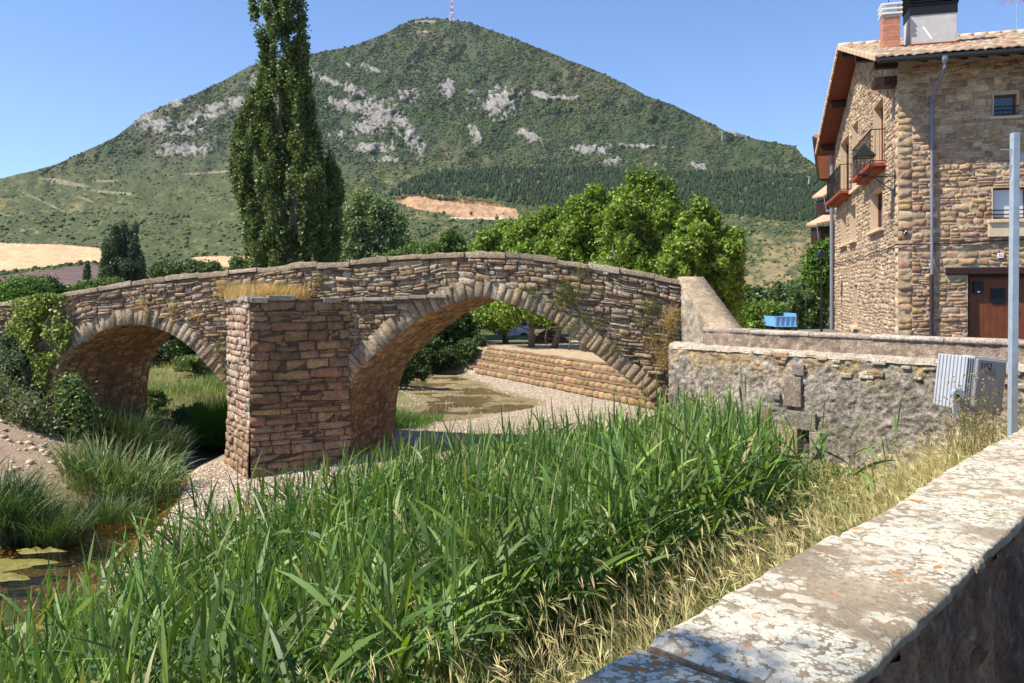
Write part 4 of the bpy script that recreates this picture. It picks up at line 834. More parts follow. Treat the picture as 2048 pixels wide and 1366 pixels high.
mb.quad(b0, b1, b1 + [0, 0, 8.2], b0 + [0, 0, 8.2], mortar_h); mb.quad(c1, b1, b1 + [0, 0, 8.2], c1 + [0, 0, 8.2], mortar_h); mb.add([c1 + [0, 0, 8.2], b1 + [0, 0, 8.2], (c1 + b1) / 2 + [0, 0, 10.6]], [(0, 1, 2)], mortar_h); mb.build('rear_wall', M['mortar'], house)
# openings
def opening(kind, o_, mapf, ax, dep=.28, lab=None):
    u0, u1, z0, z1 = o_; c = lambda u, z, w: mapf(u, z, w); mb = MB(); um = (u0 + u1) / 2; zm = (z0 + z1) / 2
    rev = MB()
    for (pu, pz, su, sz) in ((u0 + .012, zm, .024, z1 - z0), (u1 - .012, zm, .024, z1 - z0), (um, z1 - .012, u1 - u0 - .05, .024), (um, z0 + .012, u1 - u0 - .05, .024)):
        rev.box(c(pu, pz, -dep / 2 + .012), (su, dep + .03, sz), ax)
    fr = rev.build('window_surround', M['plaster'], house)
    return fr, um, zm
def window(o_, mapf, ax, dep, mul=1, fw=.07, glassm='glass', rail=False, sill=True, curtain=False):
    fr, um, zm = opening('w', o_, mapf, ax, dep); u0, u1, z0, z1 = o_; mb = MB(); du, dz = u1 - u0, z1 - z0
    for (pu, pz, su, sz) in ((u0 + .024 + fw / 2, zm, fw, dz - .05), (u1 - .024 - fw / 2, zm, fw, dz - .05), (um, z1 - .024 - fw / 2, du - .05 - 2 * fw, fw), (um, z0 + .024 + fw / 2, du - .05 - 2 * fw, fw)): mb.box(mapf(pu, pz, -dep + .05), (su, .06, sz), ax)
    for k in range(mul): mb.box(mapf(u0 + du * (k + 1) / (mul + 1), zm, -dep + .052), (.06, .05, dz - .06 - 2 * fw), ax)
    wf = mb.build('window_frame', M['door'], house)
    g = MB(); g.box(mapf(um, zm, -dep + .03), (du - .06, .012, dz - .06), ax); g.build('pane', M[glassm], wf)
    if sill: s_ = MB(); s_.box(mapf(um, z0 - .045, .05), (du + .22, .22, .09), ax); s_.build('window_sill', M['plaster'], house, bevel=.01)
    return fr
window(f_op[0], hfront, FX, .22, mul=0, fw=.05, sill=False); window(f_op[1], hfront, FX, .2, mul=0, glassm='curtain', fw=.05)
mb = MB(); mb.box(hfront(2.74, 4.94, .03), (.8, .12, .07), FX); mb.build('window_sill', M['plaster'], house, bevel=.012); mb = MB(); mb.box(hfront(2.9, 1.83, .05), (1.2, .10, .42), FX); mb.build('window_sill', M['plaster'], house, bevel=.012)
def rail(name, u0, u1, z0, h, off, mapf, ax, n, th=.012, sides=True):
    mb = MB()
    for z in (z0, z0 + h): mb.box(mapf((u0 + u1) / 2, z, off), (u1 - u0, .03, .03), ax)
    for q in np.linspace(u0, u1, n): mb.box(mapf(q, z0 + h / 2, off), (th, th, h - .03), ax)
    if sides:
        for q in (u0, u1): mb.box(mapf(q, z0 + h, off / 2), (.028, off, .028), ax); mb.box(mapf(q, z0, off / 2), (.028, off, .028), ax)
        k = max(2, int(off / .11))
        for q in (u0, u1):
            for w in np.linspace(.05, off, k): mb.box(mapf(q, z0 + h / 2, w), (th, th, h - .03), ax)
    return mb.build(name, M['iron'], house)
rail('window_grille', 2.44, 3.04, 5.02, .22, .08, hfront, FX, 6, sides=False); rail('window_grille', 2.36, 3.34, 2.24, .12, .07, hfront, FX, 2, sides=False)
for o_ in (s_op[0], s_op[1], s_op[2]): window(o_, hside, SX, .30, mul=1, sill=False)
for o_ in s_op[3:6]: window(o_, hside, SX, .30, mul=1)
window(s_op[6], hside, SX, .22, mul=0, sill=True)
for (u0, u1) in ((1.75, 5.6), (8.6, 13.2)):
    mb = MB(); mb.box(hside((u0 + u1) / 2, 4.05, .24), (u1 - u0, .50, .12), SX); mb.box(hside((u0 + u1) / 2, 3.94, .16), (u1 - u0 - .3, .32, .10), SX); mb.build('balcony_slab', M['orange'], house, bevel=.012)
    rail('balcony_rail', u0 + .06, u1 - .06, 4.16, .98, .44, hside, SX, int((u1 - u0) / .12))
mb = MB(); mb.box(hside(7.1, 4.0, .07), (3.0, .16, .12), SX); mb.build('string_course', M['plaster'], house)
# door
mb = MB(); mb.box(hfront(3.02, .675, .03), (3.6, .14, .21), FX); mb.build('door_lintel', M['wood_dark'], house, bevel=.03)
mb = MB(); mb.box(hfront(3.05, -.55, -.26), (2.5, .05, 2.3), FX)
for k in range(14): mb.box(hfront(1.98 + k * .175, -.62, -.225), (.168, .03, 2.1), FX)
dr_ = mb.build('door', M['door'], house)
mb = MB(); 
for s_ in (1.84, 4.26): mb.box(hfront(s_, -.56, -.2), (.08, .14, 2.26), FX)
mb.box(hfront(3.05, .53, -.2), (2.34, .14, .08), FX); mb.build('door_frame', M['wood_dark'], house)
mb = MB(); mb.box(hfront(2.62, -.02, -.195), (.36, .03, .42), FX); mb.box(hfront(2.62, -.02, -.18), (.30, .02, .36), FX, (.5, .5, .5))
for k in range(4): mb.box(hfront(2.53 + k * .06, -.02, -.165), (.015, .015, .36), FX)
mb.build('door_grille', M['iron'], dr_)
mb = MB(); mb.tube([hfront(3.02, -.22, -.20), hfront(3.02, -.22, -.13), hfront(3.02, -.34, -.12)], .014, 6); mb.box(hfront(3.02, -.26, -.205), (.06, .02, .22), FX); mb.build('door_handle', M['iron'], dr_)
# letter box (fixed on the door), number plaque, small wall plate
lb = MB(); lb.box(hfront(2.10, .19, -.15), (.24, .10, .30), FX); lb.box(hfront(2.10, .36, -.145), (.27, .13, .035), FX); lbo = lb.build('letter_box', M['iron'], house, bevel=.008)
lb = MB(); lb.box(hfront(2.10, .09, -.093), (.06, .012, .018), FX); lb.build('nameplate', M['white'], lbo)
pq = MB(); pq.box(hfront(2.60, 1.10, .055), (.155, .02, .135), FX); pqo = pq.build('number_plaque', M['white'], house, bevel=.006)
text_mesh('32', .10, M['blue'], 'number', pqo, hfront(2.60, 1.10, .0), (*HR, 0), (0, 0, 1), .068)
pq = MB(); pq.box(hfront(.17, 1.80, .048), (.13, .02, .13), FX); pqo = pq.build('wall_plate', M['black'], house); pq = MB(); pq.box(hfront(.19, 1.83, .060), (.05, .008, .035), FX); pq.box(hfront(.15, 1.78, .060), (.03, .008, .05), FX); pq.build('plate_mark', M['white'], pqo)
# roof
def tiles(s0, s1, t0, t1, side, name):
    P_, Cn = [], []; step = .045; ss_ = np.arange(s0, s1, step); sl_len = abs(t1 - t0); rows_ = int(sl_len / .36)
    V, Fc, Cc_ = [], [], []; b = 0; rr = np.random.default_rng(8)
    for k in range(rows_):
        ta, tb = t0 + (t1 - t0) * k / rows_, t0 + (t1 - t0) * (k + 1.12) / rows_
        wave = .045 * np.abs(np.sin(math.pi * ss_ / .22)) ** .6; jit = np.repeat(rr.normal(0, .008, len(ss_) // 5 + 1), 5)[:len(ss_)]
        cc_ = np.repeat(cols(len(ss_) // 5 + 1, [(.40, .29, .20), (.36, .235, .16), (.44, .34, .25), (.33, .20, .14), (.48, .38, .28)], .1, rr), 5, 0)[:len(ss_)]
        for (t_, up) in ((ta, .055), (tb, .02)):
            p = np.stack([HC[0] + HL[0] * t_ + HR[0] * ss_, HC[1] + HL[1] * t_ + HR[1] * ss_, np.full(len(ss_), roof_z(np.array(t_))) + up + wave + jit], -1); V.append(p); Cc_.append(cc_)
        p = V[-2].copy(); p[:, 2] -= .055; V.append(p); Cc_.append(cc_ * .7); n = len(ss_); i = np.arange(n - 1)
        Fc.append(np.stack([b + i, b + i + 1, b + n + i + 1, b + n + i], 1)); Fc.append(np.stack([b + 2 * n + i, b + 2 * n + i + 1, b + i + 1, b + i], 1)); b += 3 * n
    return np_mesh(name, np.vstack(V), np.vstack(Fc), M['tile'], np.vstack(Cc_), house)
SO = -.72
rf = tiles(SO, HS + .6, -OV - .03, RIDGE, 1, 'roof'); rf2 = tiles(SO, HS + .6, 2 * RIDGE + OV, RIDGE, -1, 'roof')
mb = MB(); nrm_ = 9.0
for (ta, tb) in ((-OV, RIDGE), (2 * RIDGE + OV, RIDGE)):
    pa = [(*(HC + HL * t_ + HR * s_), float(roof_z(np.array(t_))) + dz) for dz in (-.02, -.10) for t_ in (ta, tb) for s_ in (SO + .03, HS + .5)]
    mb.add(pa, [(0, 1, 3, 2), (4, 6, 7, 5), (0, 4, 5, 1), (0, 2, 6, 4), (1, 5, 7, 3)], (1, 1, 1))
mb.build('soffit', M['wood_red'], house)
mb = MB()   # purlin ends under the gable verge and rafter tails under the eave
for t_ in (.12, 3.6, RIDGE, 10.4, 13.9):
    mb = MB(); z = float(roof_z(np.array(t_))) - .26; mb.box((*(HC + HL * t_ + HR * (SO / 2 + .05)), z), (abs(SO) - .1, .24, .26), [(*HR, 0), (*HL, 0), (0, 0, 1)]); mb.build('purlin', M['wood_dark'], house, bevel=.01)
mb = MB(); mb.box(hside(.32, 6.2, .30), (.5, .62, .26), SX); mb.build('purlin', M['wood_dark'], house, bevel=.01)
for s_ in np.arange(.55, 11.5, .5):
    mb = MB(); q = np.array([*HL * math.cos(math.atan(SLOPE)), math.sin(math.atan(SLOPE))]); mb.box((*(HC - HL * .42 + HR * s_), ROOFZ + SLOPE * .45 - .155), (.10, .80, .12), [(*HR, 0), q, np.cross((*HR, 0), q)]); mb.build('rafter', M['wood_dark'], house)
mb = MB()   # verge: tile ends and barge board
for (ta, tb) in ((-OV, RIDGE), (RIDGE, 2 * RIDGE + OV)):
    n = 32
    for k in range(n):
        t0_, t1_ = ta + (tb - ta) * k / n, ta + (tb - ta) * (k + 1) / n; tm = (t0_ + t1_) / 2; z = float(roof_z(np.array(tm))); q = np.array([*HL * abs(t1_ - t0_), float(roof_z(np.array(t1_)) - roof_z(np.array(t0_)))]); q /= np.linalg.norm(q)
        mb.box((*(HC + HL * tm + HR * (SO - .02)), z - .01 + .012 * (k % 2)), (abs(t1_ - t0_) * .9, .07, .17), [q, (*HR, 0), np.cross(q, (*HR, 0))], tuple(np.array([(.60, .40, .27), (.52, .33, .22), (.66, .49, .35)][k % 3])))
mb.build('verge_tiles', M['tile'], house, bevel=.02)
mb = MB(); r = np.random.default_rng(4)
for k in range(28): s_ = SO + .45 * k; mb.tube([(*(HC + HL * RIDGE + HR * s_), ROOFZ + SLOPE * (RIDGE + OV) + .04), (*(HC + HL * RIDGE + HR * (s_ + .47)), ROOFZ + SLOPE * (RIDGE + OV) + .055)], [.11, .12], 8, tuple(np.array([.60, .44, .30]) * r.uniform(.85, 1.15)))
mb.build('ridge_tiles', M['tile'], house, smooth=True)
# gutter + downpipes
mb = MB(); gz0 = ROOFZ - .10; prof = [(-.07, .05), (-.065, -.03), (-.03, -.075), (.03, -.075), (.065, -.03), (.07, .05)]
pts = [[(*(HC + HL * (-OV - .09 + a_) + HR * s_), gz0 + c_) for (a_, c_) in prof] for s_ in (SO + .02, HS + .5)]; mb.add(pts[0] + pts[1], [(i, i + 1, i + 7, i + 6) for i in range(5)] + [(0, 1, 2, 3, 4, 5)], (1, 1, 1))
for s_ in np.arange(SO + .75, HS, .8): mb.box((*(HC + HL * (-OV - .165) + HR * s_), gz0 - .01), (.025, .012, .13), [(*HR, 0), (*HL, 0), (0, 0, 1)])
mb.build('gutter', M['gutter'], house)
gp = HC + HL * (-OV - .09) + HR * .98
mb = MB(); mb.tube([(*gp, gz0 - .02), (*gp, gz0 - .12), (*gp, gz0 - .22)], [.10, .09, .045], 10); e1 = hfront(.86, 5.5, .10); mb.tube([(*gp, gz0 - .2), (*(gp + HL * .0), gz0 - .3), e1, e1 + [0, 0, -.2]], .042, 10); mb.tube([hfront(.86, 5.42, .10), hfront(.86, .55, .10)], .045, 10)
for z in (3.9, 2.2, .75): mb.box(hfront(.86, z, .06), (.14, .10, .03), FX)
dp = mb.build('downpipe', M['pipe'], house, smooth=False); mb = MB(); mb.tube([hfront(.85, .58, .10), hfront(.845, -1.65, .10)], .052, 10); mb.box(hfront(.845, -.4, .06), (.15, .10, .03), FX); mb.build('pipe_foot', M['pipe_dark'], dp)
mb = MB(); mb.tube([hside(HT + .1, 6.4, .12), hside(HT + .1, -1.7, .12)], .085, 10)
for z in (5, 2.4, 0): mb.box(hside(HT + .1, z, .06), (.2, .12, .04), SX)
mb.build('downpipe', M['pipe'], house, smooth=False)
# cable along the wall
mb = MB(); r = np.random.default_rng(5)
pts = [hside(t_, 1.40 + .03 * math.sin(t_ * 2.1) - .02 * t_ * (14 - t_) / 49 + r.normal(0, .012), .07) for t_ in np.arange(14, .1, -.5)] + [(*(HC - HR * .06 - HL * .06), 1.45)] + [hfront(s_, 1.46 + .02 * s_ - .03 * math.sin(s_ * 1.3), .07) for s_ in np.arange(.3, 8, .4)]
mb.tube(pts, .018, 5); mb.tube([hside(3.5, 1.6, .05), hside(2.6, 1.36, .06)], .01, 4); mb.build('cable', M['iron'], house)
mb = MB(); mb.tube([hside(HT - .25, 4.0, .05), hside(HT - .25, 1.4, .05)], .012, 4); mb.build('cable', M['iron'], house)
# wall lantern on a scrolled bracket
lan = thing('wall_lantern', 'black iron wall lantern on a scrolled bracket at the house corner', 'lantern', tuple(hside(.25, 3.1, .0)))
mb = MB(); ax_ = lambda w, z, t_=.22: hside(t_, z, w)
mb.box(ax_(.045, 3.25), (.04, .03, .75), SX); mb.tube([ax_(.05, 3.45), ax_(.86, 3.45)], .016, 6); mb.tube([ax_(.05, 3.0), ax_(.45, 3.30), ax_(.62, 3.44)], .014, 6)
sp_ = [ax_(.24 + (.03 + .028 * q) * math.cos(q), 3.25 + (.03 + .028 * q) * math.sin(q)) for q in np.linspace(0, 9.5, 36)]; mb.tube(sp_, .011, 5); mb.build('bracket', M['iron'], lan)
def lantern(lc, s, par, ax):
    ax = np.array(ax); q = lambda a_, b_, z: np.array(lc) + ax[0] * a_ * s + ax[1] * b_ * s + np.array([0, 0, z * s])
    mb = MB(); top, bot = .20, .125
    for i, j in ((1, 1), (1, -1), (-1, 1), (-1, -1)): mb.tube([q(i * bot, j * bot, .07), q(i * top, j * top, .50)], .012 * s, 4)
    for h, w in ((.07, bot), (.50, top)):
        c4 = [q(i * w, j * w, h) for i, j in ((1, 1), (1, -1), (-1, -1), (-1, 1), (1, 1))]
        for k in range(4): mb.tube([c4[k], c4[k + 1]], .014 * s, 4)
    mb.tube([q(0, 0, 0), q(0, 0, .08)], [.03 * s, .06 * s], 6); fr = mb.build('lantern_frame', M['iron'], par)
    mb = MB(); v = [q(i * .25, j * .25, .50) for i, j in ((1, 1), (1, -1), (-1, -1), (-1, 1))] + [q(i * .09, j * .09, .70) for i, j in ((1, 1), (1, -1), (-1, -1), (-1, 1))] + [q(i * .05, j * .05, .76) for i, j in ((1, 1), (1, -1), (-1, -1), (-1, 1))]
    mb.add(v, [(0, 1, 5, 4), (1, 2, 6, 5), (2, 3, 7, 6), (3, 0, 4, 7), (4, 5, 9, 8), (5, 6, 10, 9), (6, 7, 11, 10), (7, 4, 8, 11), (8, 9, 10, 11), (3, 2, 1, 0)]); mb.tube([q(0, 0, .75), q(0, 0, .84)], [.04 * s, .02 * s], 6); mb.build('lantern_roof', M['iron'], par)
lantern(ax_(.88, 3.44), 1.2, lan, [(*HL, 0), (*HR, 0)])
# chimneys, antenna
ch = thing('brick_chimney', 'red brick chimney with white layered cowl slabs on the house roof', 'chimney', (12.16, 25.8, 7.6))
mb = MB(); cx_, cy_ = 12.1, 25.6; AX = [(*HR, 0), (*HL, 0), (0, 0, 1)]; r = np.random.default_rng(3)
for k in range(11): mb.box((cx_, cy_, 7.72 + k * .105), (.50, .50, .098), AX, tuple(np.array([.46, .20, .13]) * r.uniform(.85, 1.15)))
mb.box((cx_, cy_, 8.2), (.485, .485, 1.1), AX, (.5, .38, .3)); mb.build('chimney_stack', M['brick'], ch)
mb = MB(); 
for k in range(3): mb.box((cx_, cy_, 8.93 + k * .15), (.62, .62, .045), AX); mb.box((cx_, cy_, 8.855 + k * .15), (.34, .34, .105), AX, (1, 1, 1))
mb.build('cowl_slab', M['white'], ch); mb = MB(); mb.box((cx_, cy_, 7.76), (.56, .56, .12), AX); mb.build('flashing', M['orange'], ch); mb = MB(); mb.tube([(cx_ - .05, cy_, 9.2), (cx_ - .05, cy_, 9.9)], .012, 5); mb.build('rod', M['iron'], ch)
cb = thing('louvred_chimney', 'wide grey chimney block with a black louvred metal cowl beside the brick chimney', 'chimney', (13.3, 25.6, 7.9))
cx_, cy_ = 13.42, 25.7; mb = MB(); mb.box((cx_, cy_, 8.35), (1.34, .95, 1.05), AX); mb.build('chimney_block', mat('pale_render', (.50, .48, .46), noise=[(5, .1)], bump=[(30, .005)]), cb, bevel=.01)
mb = MB(); mb.box((cx_, cy_, 9.02), (1.38, .99, .30), AX); mb.box((cx_, cy_, 9.8), (1.2, .8, 1.6), AX)
for k in range(15):
    z = 9.22 + k * .085
    for sg in (-1, 1): 
        qv = np.array([0, 0, 1.0]) * .75 + np.array([*HL, 0]) * .66 * -sg; qv /= np.linalg.norm(qv); mb.box(np.array([cx_, cy_, z]) + np.array([*HL, 0]) * sg * .49, (1.44, .012, .095), [(*HR, 0), np.cross(qv, (*HR, 0)), qv])
        qv = np.array([0, 0, 1.0]) * .75 + np.array([*HR, 0]) * .66 * -sg; qv /= np.linalg.norm(qv); mb.box(np.array([cx_, cy_, z]) + np.array([*HR, 0]) * sg * .69, (1.04, .012, .095), [(*HL, 0), np.cross(qv, (*HL, 0)), qv])
mb.box((cx_, cy_, 10.62), (1.5, 1.1, .06), AX); mb.build('louvred_cowl', M['iron'], cb)
mb = MB(); mb.box((cx_, cy_ - .05, 7.86), (1.42, 1.05, .16), AX); mb.build('flashing', M['orange'], cb); mb = MB(); mb.tube([hfront(1.15, 8.35, -2.35), hfront(1.15, 8.3, -2.2), hfront(1.3, 7.85, -1.9)], .02, 5); mb.build('vent_hose', M['white'], cb)
an = thing('tv_antenna', 'thin television antenna mast on the roof ridge with orange elements', 'antenna', (16.9, 26.8, 9.2)); ab = P(2034, 62, 27.0)
mb = MB(); mb.tube([ab - [0, 0, .3], ab + [0, 0, 1.35]], .018, 6); mb.build('mast', M['galv'], an); mb = MB()
for k in range(-4, 5): c = ab + np.array([*HR * .11 * k, 1.15]); mb.tube([c + [-.0, -.28, 0 - .12], c + [0, 0, 0], c + [0, .28, -.12]], .008, 4, (.6, .2, .08))
mb.tube([ab + np.array([*HR * -.5, 1.15]), ab + np.array([*HR * .5, 1.15])], .01, 4, (.6, .2, .08)); mb.tube([ab + [-.35, 0, .9], ab + [-.15, 0, 1.15]], .012, 4, (.6, .2, .08)); mb.tube([ab + [.3, 0, .9], ab + [.12, 0, 1.15]], .012, 4, (.6, .2, .08)); mb.build('elements', M['vcol'], an)

# neighbouring house further back
nb2 = thing('neighbour_house', 'neighbouring house behind the stone house, only its pink soffit and tiled eaves showing', 'house', (17.5, 43, -1.6))
nd = np.array([3.7, 9.4]); nd /= np.hypot(*nd); nr_ = np.array([nd[1], -nd[0]]); n0 = np.array([16.55, 41.2]); AX2 = [(*nd, 0), (*nr_, 0), (0, 0, 1)]
mb = MB(); c = n0 + nd * 4.4 + nr_ * 3.2; mb.box((*c, 2.6), (8.8, 6.0, 8.4), AX2, (.6, .52, .42)); mb.build('wall', M['house_stone'], nb2)
mb = MB(); A_ = P(1628, 276, 40.6); B_ = P(1637, 358, 49.5); off = np.array([*nr_ * 7, 0]); mb.add([A_, B_, B_ + off, A_ + off] + [q + np.array([0, 0, .14]) for q in (A_, B_, B_ + off, A_ + off)], [(0, 1, 2, 3), (0, 3, 7, 4), (0, 4, 5, 1), (1, 5, 6, 2)], (.55, .27, .2)); mb.build('soffit', mat('pink_soffit', (.55, .24, .17), noise=[(4, .1)]), nb2)
mb = MB(); mb.add([q + np.array([0, 0, z]) for z in (.145, .25) for q in (A_, B_, B_ + off, A_ + off)], [(4, 5, 6, 7), (0, 1, 5, 4), (0, 4, 7, 3), (1, 2, 6, 5)], (.58, .40, .26)); rfo = mb.build('roof', M['tile'], nb2)
mb = MB(); mb.tube([A_ + [0, 0, .03], B_ + [0, 0, .03], B_ + np.array([*nr_ * 1.2, -.25])], .09, 6); mb.build('gutter', M['gutter'], nb2)
for (x0, x1, y0, y1, YY, dp_) in ((1647, 1680, 383, 398, 43, .5), (1633, 1682, 440, 462, 45, 1.2)):
    l0, r0 = P(x0, y0 + 10, YY), P(x1, y0, YY); mb = MB(); n_ = 9
    ax3 = (r0 - l0); wv_ = np.linalg.norm(ax3); mb.add([l0, r0, r0 + [0, 1.6, .55], l0 + [0, 1.6, .1]] + [q + np.array([0, 0, .1]) for q in (l0, r0, r0 + [0, 1.6, .55], l0 + [0, 1.6, .1])], [(0, 1, 2, 3), (4, 7, 6, 5), (0, 4, 5, 1), (0, 3, 7, 4)], (.55, .33, .22)); mb.build('canopy_roof', M['tile'], nb2)
    mb = MB(); mb.box((l0 + r0) / 2 + [0.1, .8, -.55 - .1 * dp_], (wv_ * .78, 1.4, .6 + .5 * dp_ * .6)); mb.build('canopy_beam', M['wood_dark'], nb2); mb = MB(); mb.tube([l0 + [.15, 0, -.55 - .45 * dp_], r0 + [0, 0, -.75 - .55 * dp_]], .07, 6); mb.tube([l0 + [.02, 0, -.02], l0 + [.15, 0, -.5 - .45 * dp_]], .03, 5); mb.build('gutter', M['pipe'], nb2)

# ================================================================== SMALL THINGS
# floodlight on the wall
fl = thing('floodlight', 'grey ribbed floodlight housing marked 102 on a steel arm beside the galvanized post', 'floodlight', tuple(P(1945, 770, 11.8)))
FY = 11.7; ctr = P(1948, 768, FY); k_ = FY / F
xa = np.array([.985, .17, 0]); xa /= np.linalg.norm(xa); ya = np.array([-.17, .985, 0]); ya /= np.linalg.norm(ya); tilt_ = R(7); za = np.array([math.sin(tilt_) * xa[0], math.sin(tilt_) * xa[1], math.cos(tilt_)]); xb = np.cross(ya, za)
axf = [xb, ya, za]; W_, H_, D_ = 66 * k_, 104 * k_, .34
face_ax = xb
# front cover faces the camera, the ribbed back body is seen at the left
mb = MB(); mb.box(ctr - xb * (W_ / 2 - .12 + 8 * k_) + ya * .17, (16 * k_ - .02, .56, H_ - .03), axf); mb.build('lamp_core', M['lampface'], fl); mb = MB(); mb.box(ctr + xb * .12, (W_, .34, H_), axf); mb.build('front_cover', M['lampface'], fl, bevel=.02)  # core in darker grey so the gaps between the ribs look shaded
mb = MB(); mb.box(ctr + xb * .12 + za * 0, (W_ + .05, .26, H_ + .05), axf, (1, 1, 1))
lw = 16 * k_
for k in range(3): mb.box(ctr - xb * (W_ / 2 - .10 + .012 + lw * (k + .5) / 3) + ya * .17, (lw / 3 * .5, .60, H_ + .02), axf)
for k in range(8): mb.box(ctr - xb * (W_ / 2 - .12 + lw) + ya * (-.09 + .075 * k), (.09, .034, H_ + .01), axf)
mb.build('ribbed_body', M['lampgrey'], fl, bevel=.008)
pv = P(1912, 789, FY - .22); mb = MB(); mb.box(pv + [0, 0, -.16], (.10, .03, .34), [(.99, .1, 0), (-.1, .99, 0), (0, 0, 1)]); mb.box(pv + [.22, .35, -.40], (.66, .06, .05), [(.55, .80, -.2), (-.8, .55, 0), (.1, .1, .98)]); mb.build('arm', M['lampgrey'], fl)
mb = MB(); mb.tube([pv + [.03, -.03, .0], pv + [.03, .06, 0]], .085, 12); mb.build('pivot', M['galv'], fl); mb = MB(); mb.tube([pv + [.0, -.05, -.02], pv + [.0, -.03, -.02]], .03, 6); mb.build('bolt', M['black'], fl)
text_mesh('102', .135, M['black'], 'mark', fl, ctr + xb * (.02) + za * (H_ / 2 - .105) - ya * .17, tuple(xb), tuple(za), .006)
# galvanized post
gpst = thing('metal_post', 'tall square galvanized post standing behind the lichen covered coping', 'post', (5.65, 9.05, -2.6))
pb, pt_ = P(2023, 870, 9.05), P(2030, 266, 9.05); pb[2] = -2.7; mb = MB(); zc = (pb[2] + pt_[2]) / 2; mb.box((pb + pt_) / 2, (.075, .075, pt_[2] - pb[2]), [(1, 0, 0), (0, 1, 0), ((pt_ - pb) / np.linalg.norm(pt_ - pb))]); mb.build('shaft', M['galv'], gpst, bevel=.004)
mb = MB()
for yy in (299, 331): mb = MB(); c = P(2022, yy, 9.05); mb.box(c + [-.05, 0, 0], (.13, .012, .012)); mb.build('bolt', M['galv'], gpst)
mb = MB(); c = P(2045, 316, 9.05); mb.box(c + [.05, .03, .0], (.12, .02, .07)); mb.build('plate', M['galv'], gpst)

# blue farm trailer beyond the parapet
tr = thing('farm_trailer', 'blue ribbed tipping trailer parked beyond the parapet in front of the bushes', 'trailer', tuple(P(1570, 668, 49)))
mb = MB(); tc0 = P(1571, 643, 49); q = np.eye(3); bl = (.16, .38, .78)
mb.box(tc0 + [0, 0, 0], (1.30, .06, .62), col=bl); mb.box(tc0 + [-.64, 1.4, .0], (.06, 2.8, .62), col=bl); mb.box(tc0 + [.64, 1.4, .1], (.06, 2.8, .8), col=bl); mb.box(tc0 + [0.03, 2.8, .35], (1.4, .06, .98), [(1, 0, 0), (0, 1, 0), (.05, 0, 1)], (.26, .52, .90)); mb.box(tc0 + [0, 1.4, -.28], (1.26, 2.8, .06), col=bl)
for k in range(5): mb.box(tc0 + [-.60 + .30 * k, -.05, 0], (.06, .06, .62), col=(.20, .45, .85))
for z in (-.3, .3): mb.box(tc0 + [0, -.052, z], (1.36, .07, .06), col=(.22, .48, .88))
mb.build('trailer_bed', M['vcol'], tr)
for sx_ in (-.5, .5):
    mb = MB(); mb.tube([tc0 + [sx_ - .1, 1.2, -.62], tc0 + [sx_ + .1, 1.2, -.62]], .34, 14); mb.build('wheel', M['black'], tr)
mb = MB(); mb.box(tc0 + [0, 1.3, -.42], (.9, 2.6, .1)); mb.build('chassis', M['iron'], tr)
# van in the shade of the trees
vn = thing('parked_van', 'pale blue van parked in the shade of the trees, seen through the great arch', 'van', tuple(P(1030, 690, 60)))
vb = P(1032, 683, 60); mb = MB(); pv_ = (.40, .45, .58)
mb.add([vb + np.array(v) for v in ((-1.6, 0, .35), (1.0, 0, .35), (1.0, 0, 1.95), (.0, 0, 1.95), (-.45, 0, 1.25), (-1.6, 0, 1.05), (-1.6, 1.8, .35), (1.0, 1.8, .35), (1.0, 1.8, 1.95), (.0, 1.8, 1.95), (-.45, 1.8, 1.25), (-1.6, 1.8, 1.05))], [(0, 1, 2, 3, 4, 5), (11, 10, 9, 8, 7, 6), (0, 6, 7, 1), (1, 7, 8, 2), (2, 8, 9, 3), (3, 9, 10, 4), (4, 10, 11, 5), (5, 11, 6, 0)], pv_); mb.build('body', M['vcol'], vn, bevel=.06)
mb = MB(); mb.box(vb + [.45, -.01, 1.45], (.7, .03, .5)); mb.add([vb + np.array(v) for v in ((-.36, -.02, 1.28), (.0, -.02, 1.28), (.0, -.02, 1.78), (-.06, -.02, 1.78))], [(0, 1, 2, 3)]); mb.build('window', M['glass'], vn)
for x_ in (-1.05, .6): mb = MB(); mb.tube([vb + [x_, -.04, .34], vb + [x_, .16, .34]], .33, 14); mb.build('wheel', M['black'], vn)
# rubble heap beside the van
sh = thing('rubble_heap', 'dark brown heap of earth and stones under the trees beside the van', 'heap', tuple(P(1098, 690, 53)))
r = np.random.default_rng(19); n = 700; a_ = r.random(n) * 6.28; q_ = r.random(n) ** .5; c = P(1098, 692, 53); pts = np.stack([c[0] + np.cos(a_) * q_ * 1.7, c[1] + np.sin(a_) * q_ * 1.6, c[2] + (1 - q_) * 1.25 - .1], 1)
V, f, C = pebbles('h', pts, .10 + .14 * r.random(n), [(.16, .085, .05), (.24, .12, .06), (.10, .06, .04), (.42, .25, .12)], 3); np_mesh('rubble', V, f, M['ground'], C, sh)
# street lamp far behind
sl2 = thing('street_lamp', 'small black lantern street lamp against the tree at the left of the house', 'street lamp', tuple(P(1643, 668, 34)))
lp = P(1643, 537, 34); mb = MB(); mb.tube([P(1643, 668, 34), lp], [.06, .035], 8); mb.build('lamp_post', M['iron'], sl2); lantern(lp, 1.0, sl2, [(1, 0, 0), (0, 1, 0)])
# little signboard + bird table seen under the arch
sg = thing('picnic_table', 'small wooden table on the sunlit grass beyond the great arch', 'table', tuple(P(1129, 676, 66)))
c = P(1129, 673, 66); mb = MB(); mb.box(c + [0, 0, .1], (1.1, .7, .08), col=(.5, .42, .32)); mb.build('table_top', M['ground'], sg)
for sx_ in (-.4, .4): mb = MB(); mb.box(c + [sx_, 0, -.28], (.09, .6, .72), col=(.3, .24, .18)); mb.build('leg', M['ground'], sg)
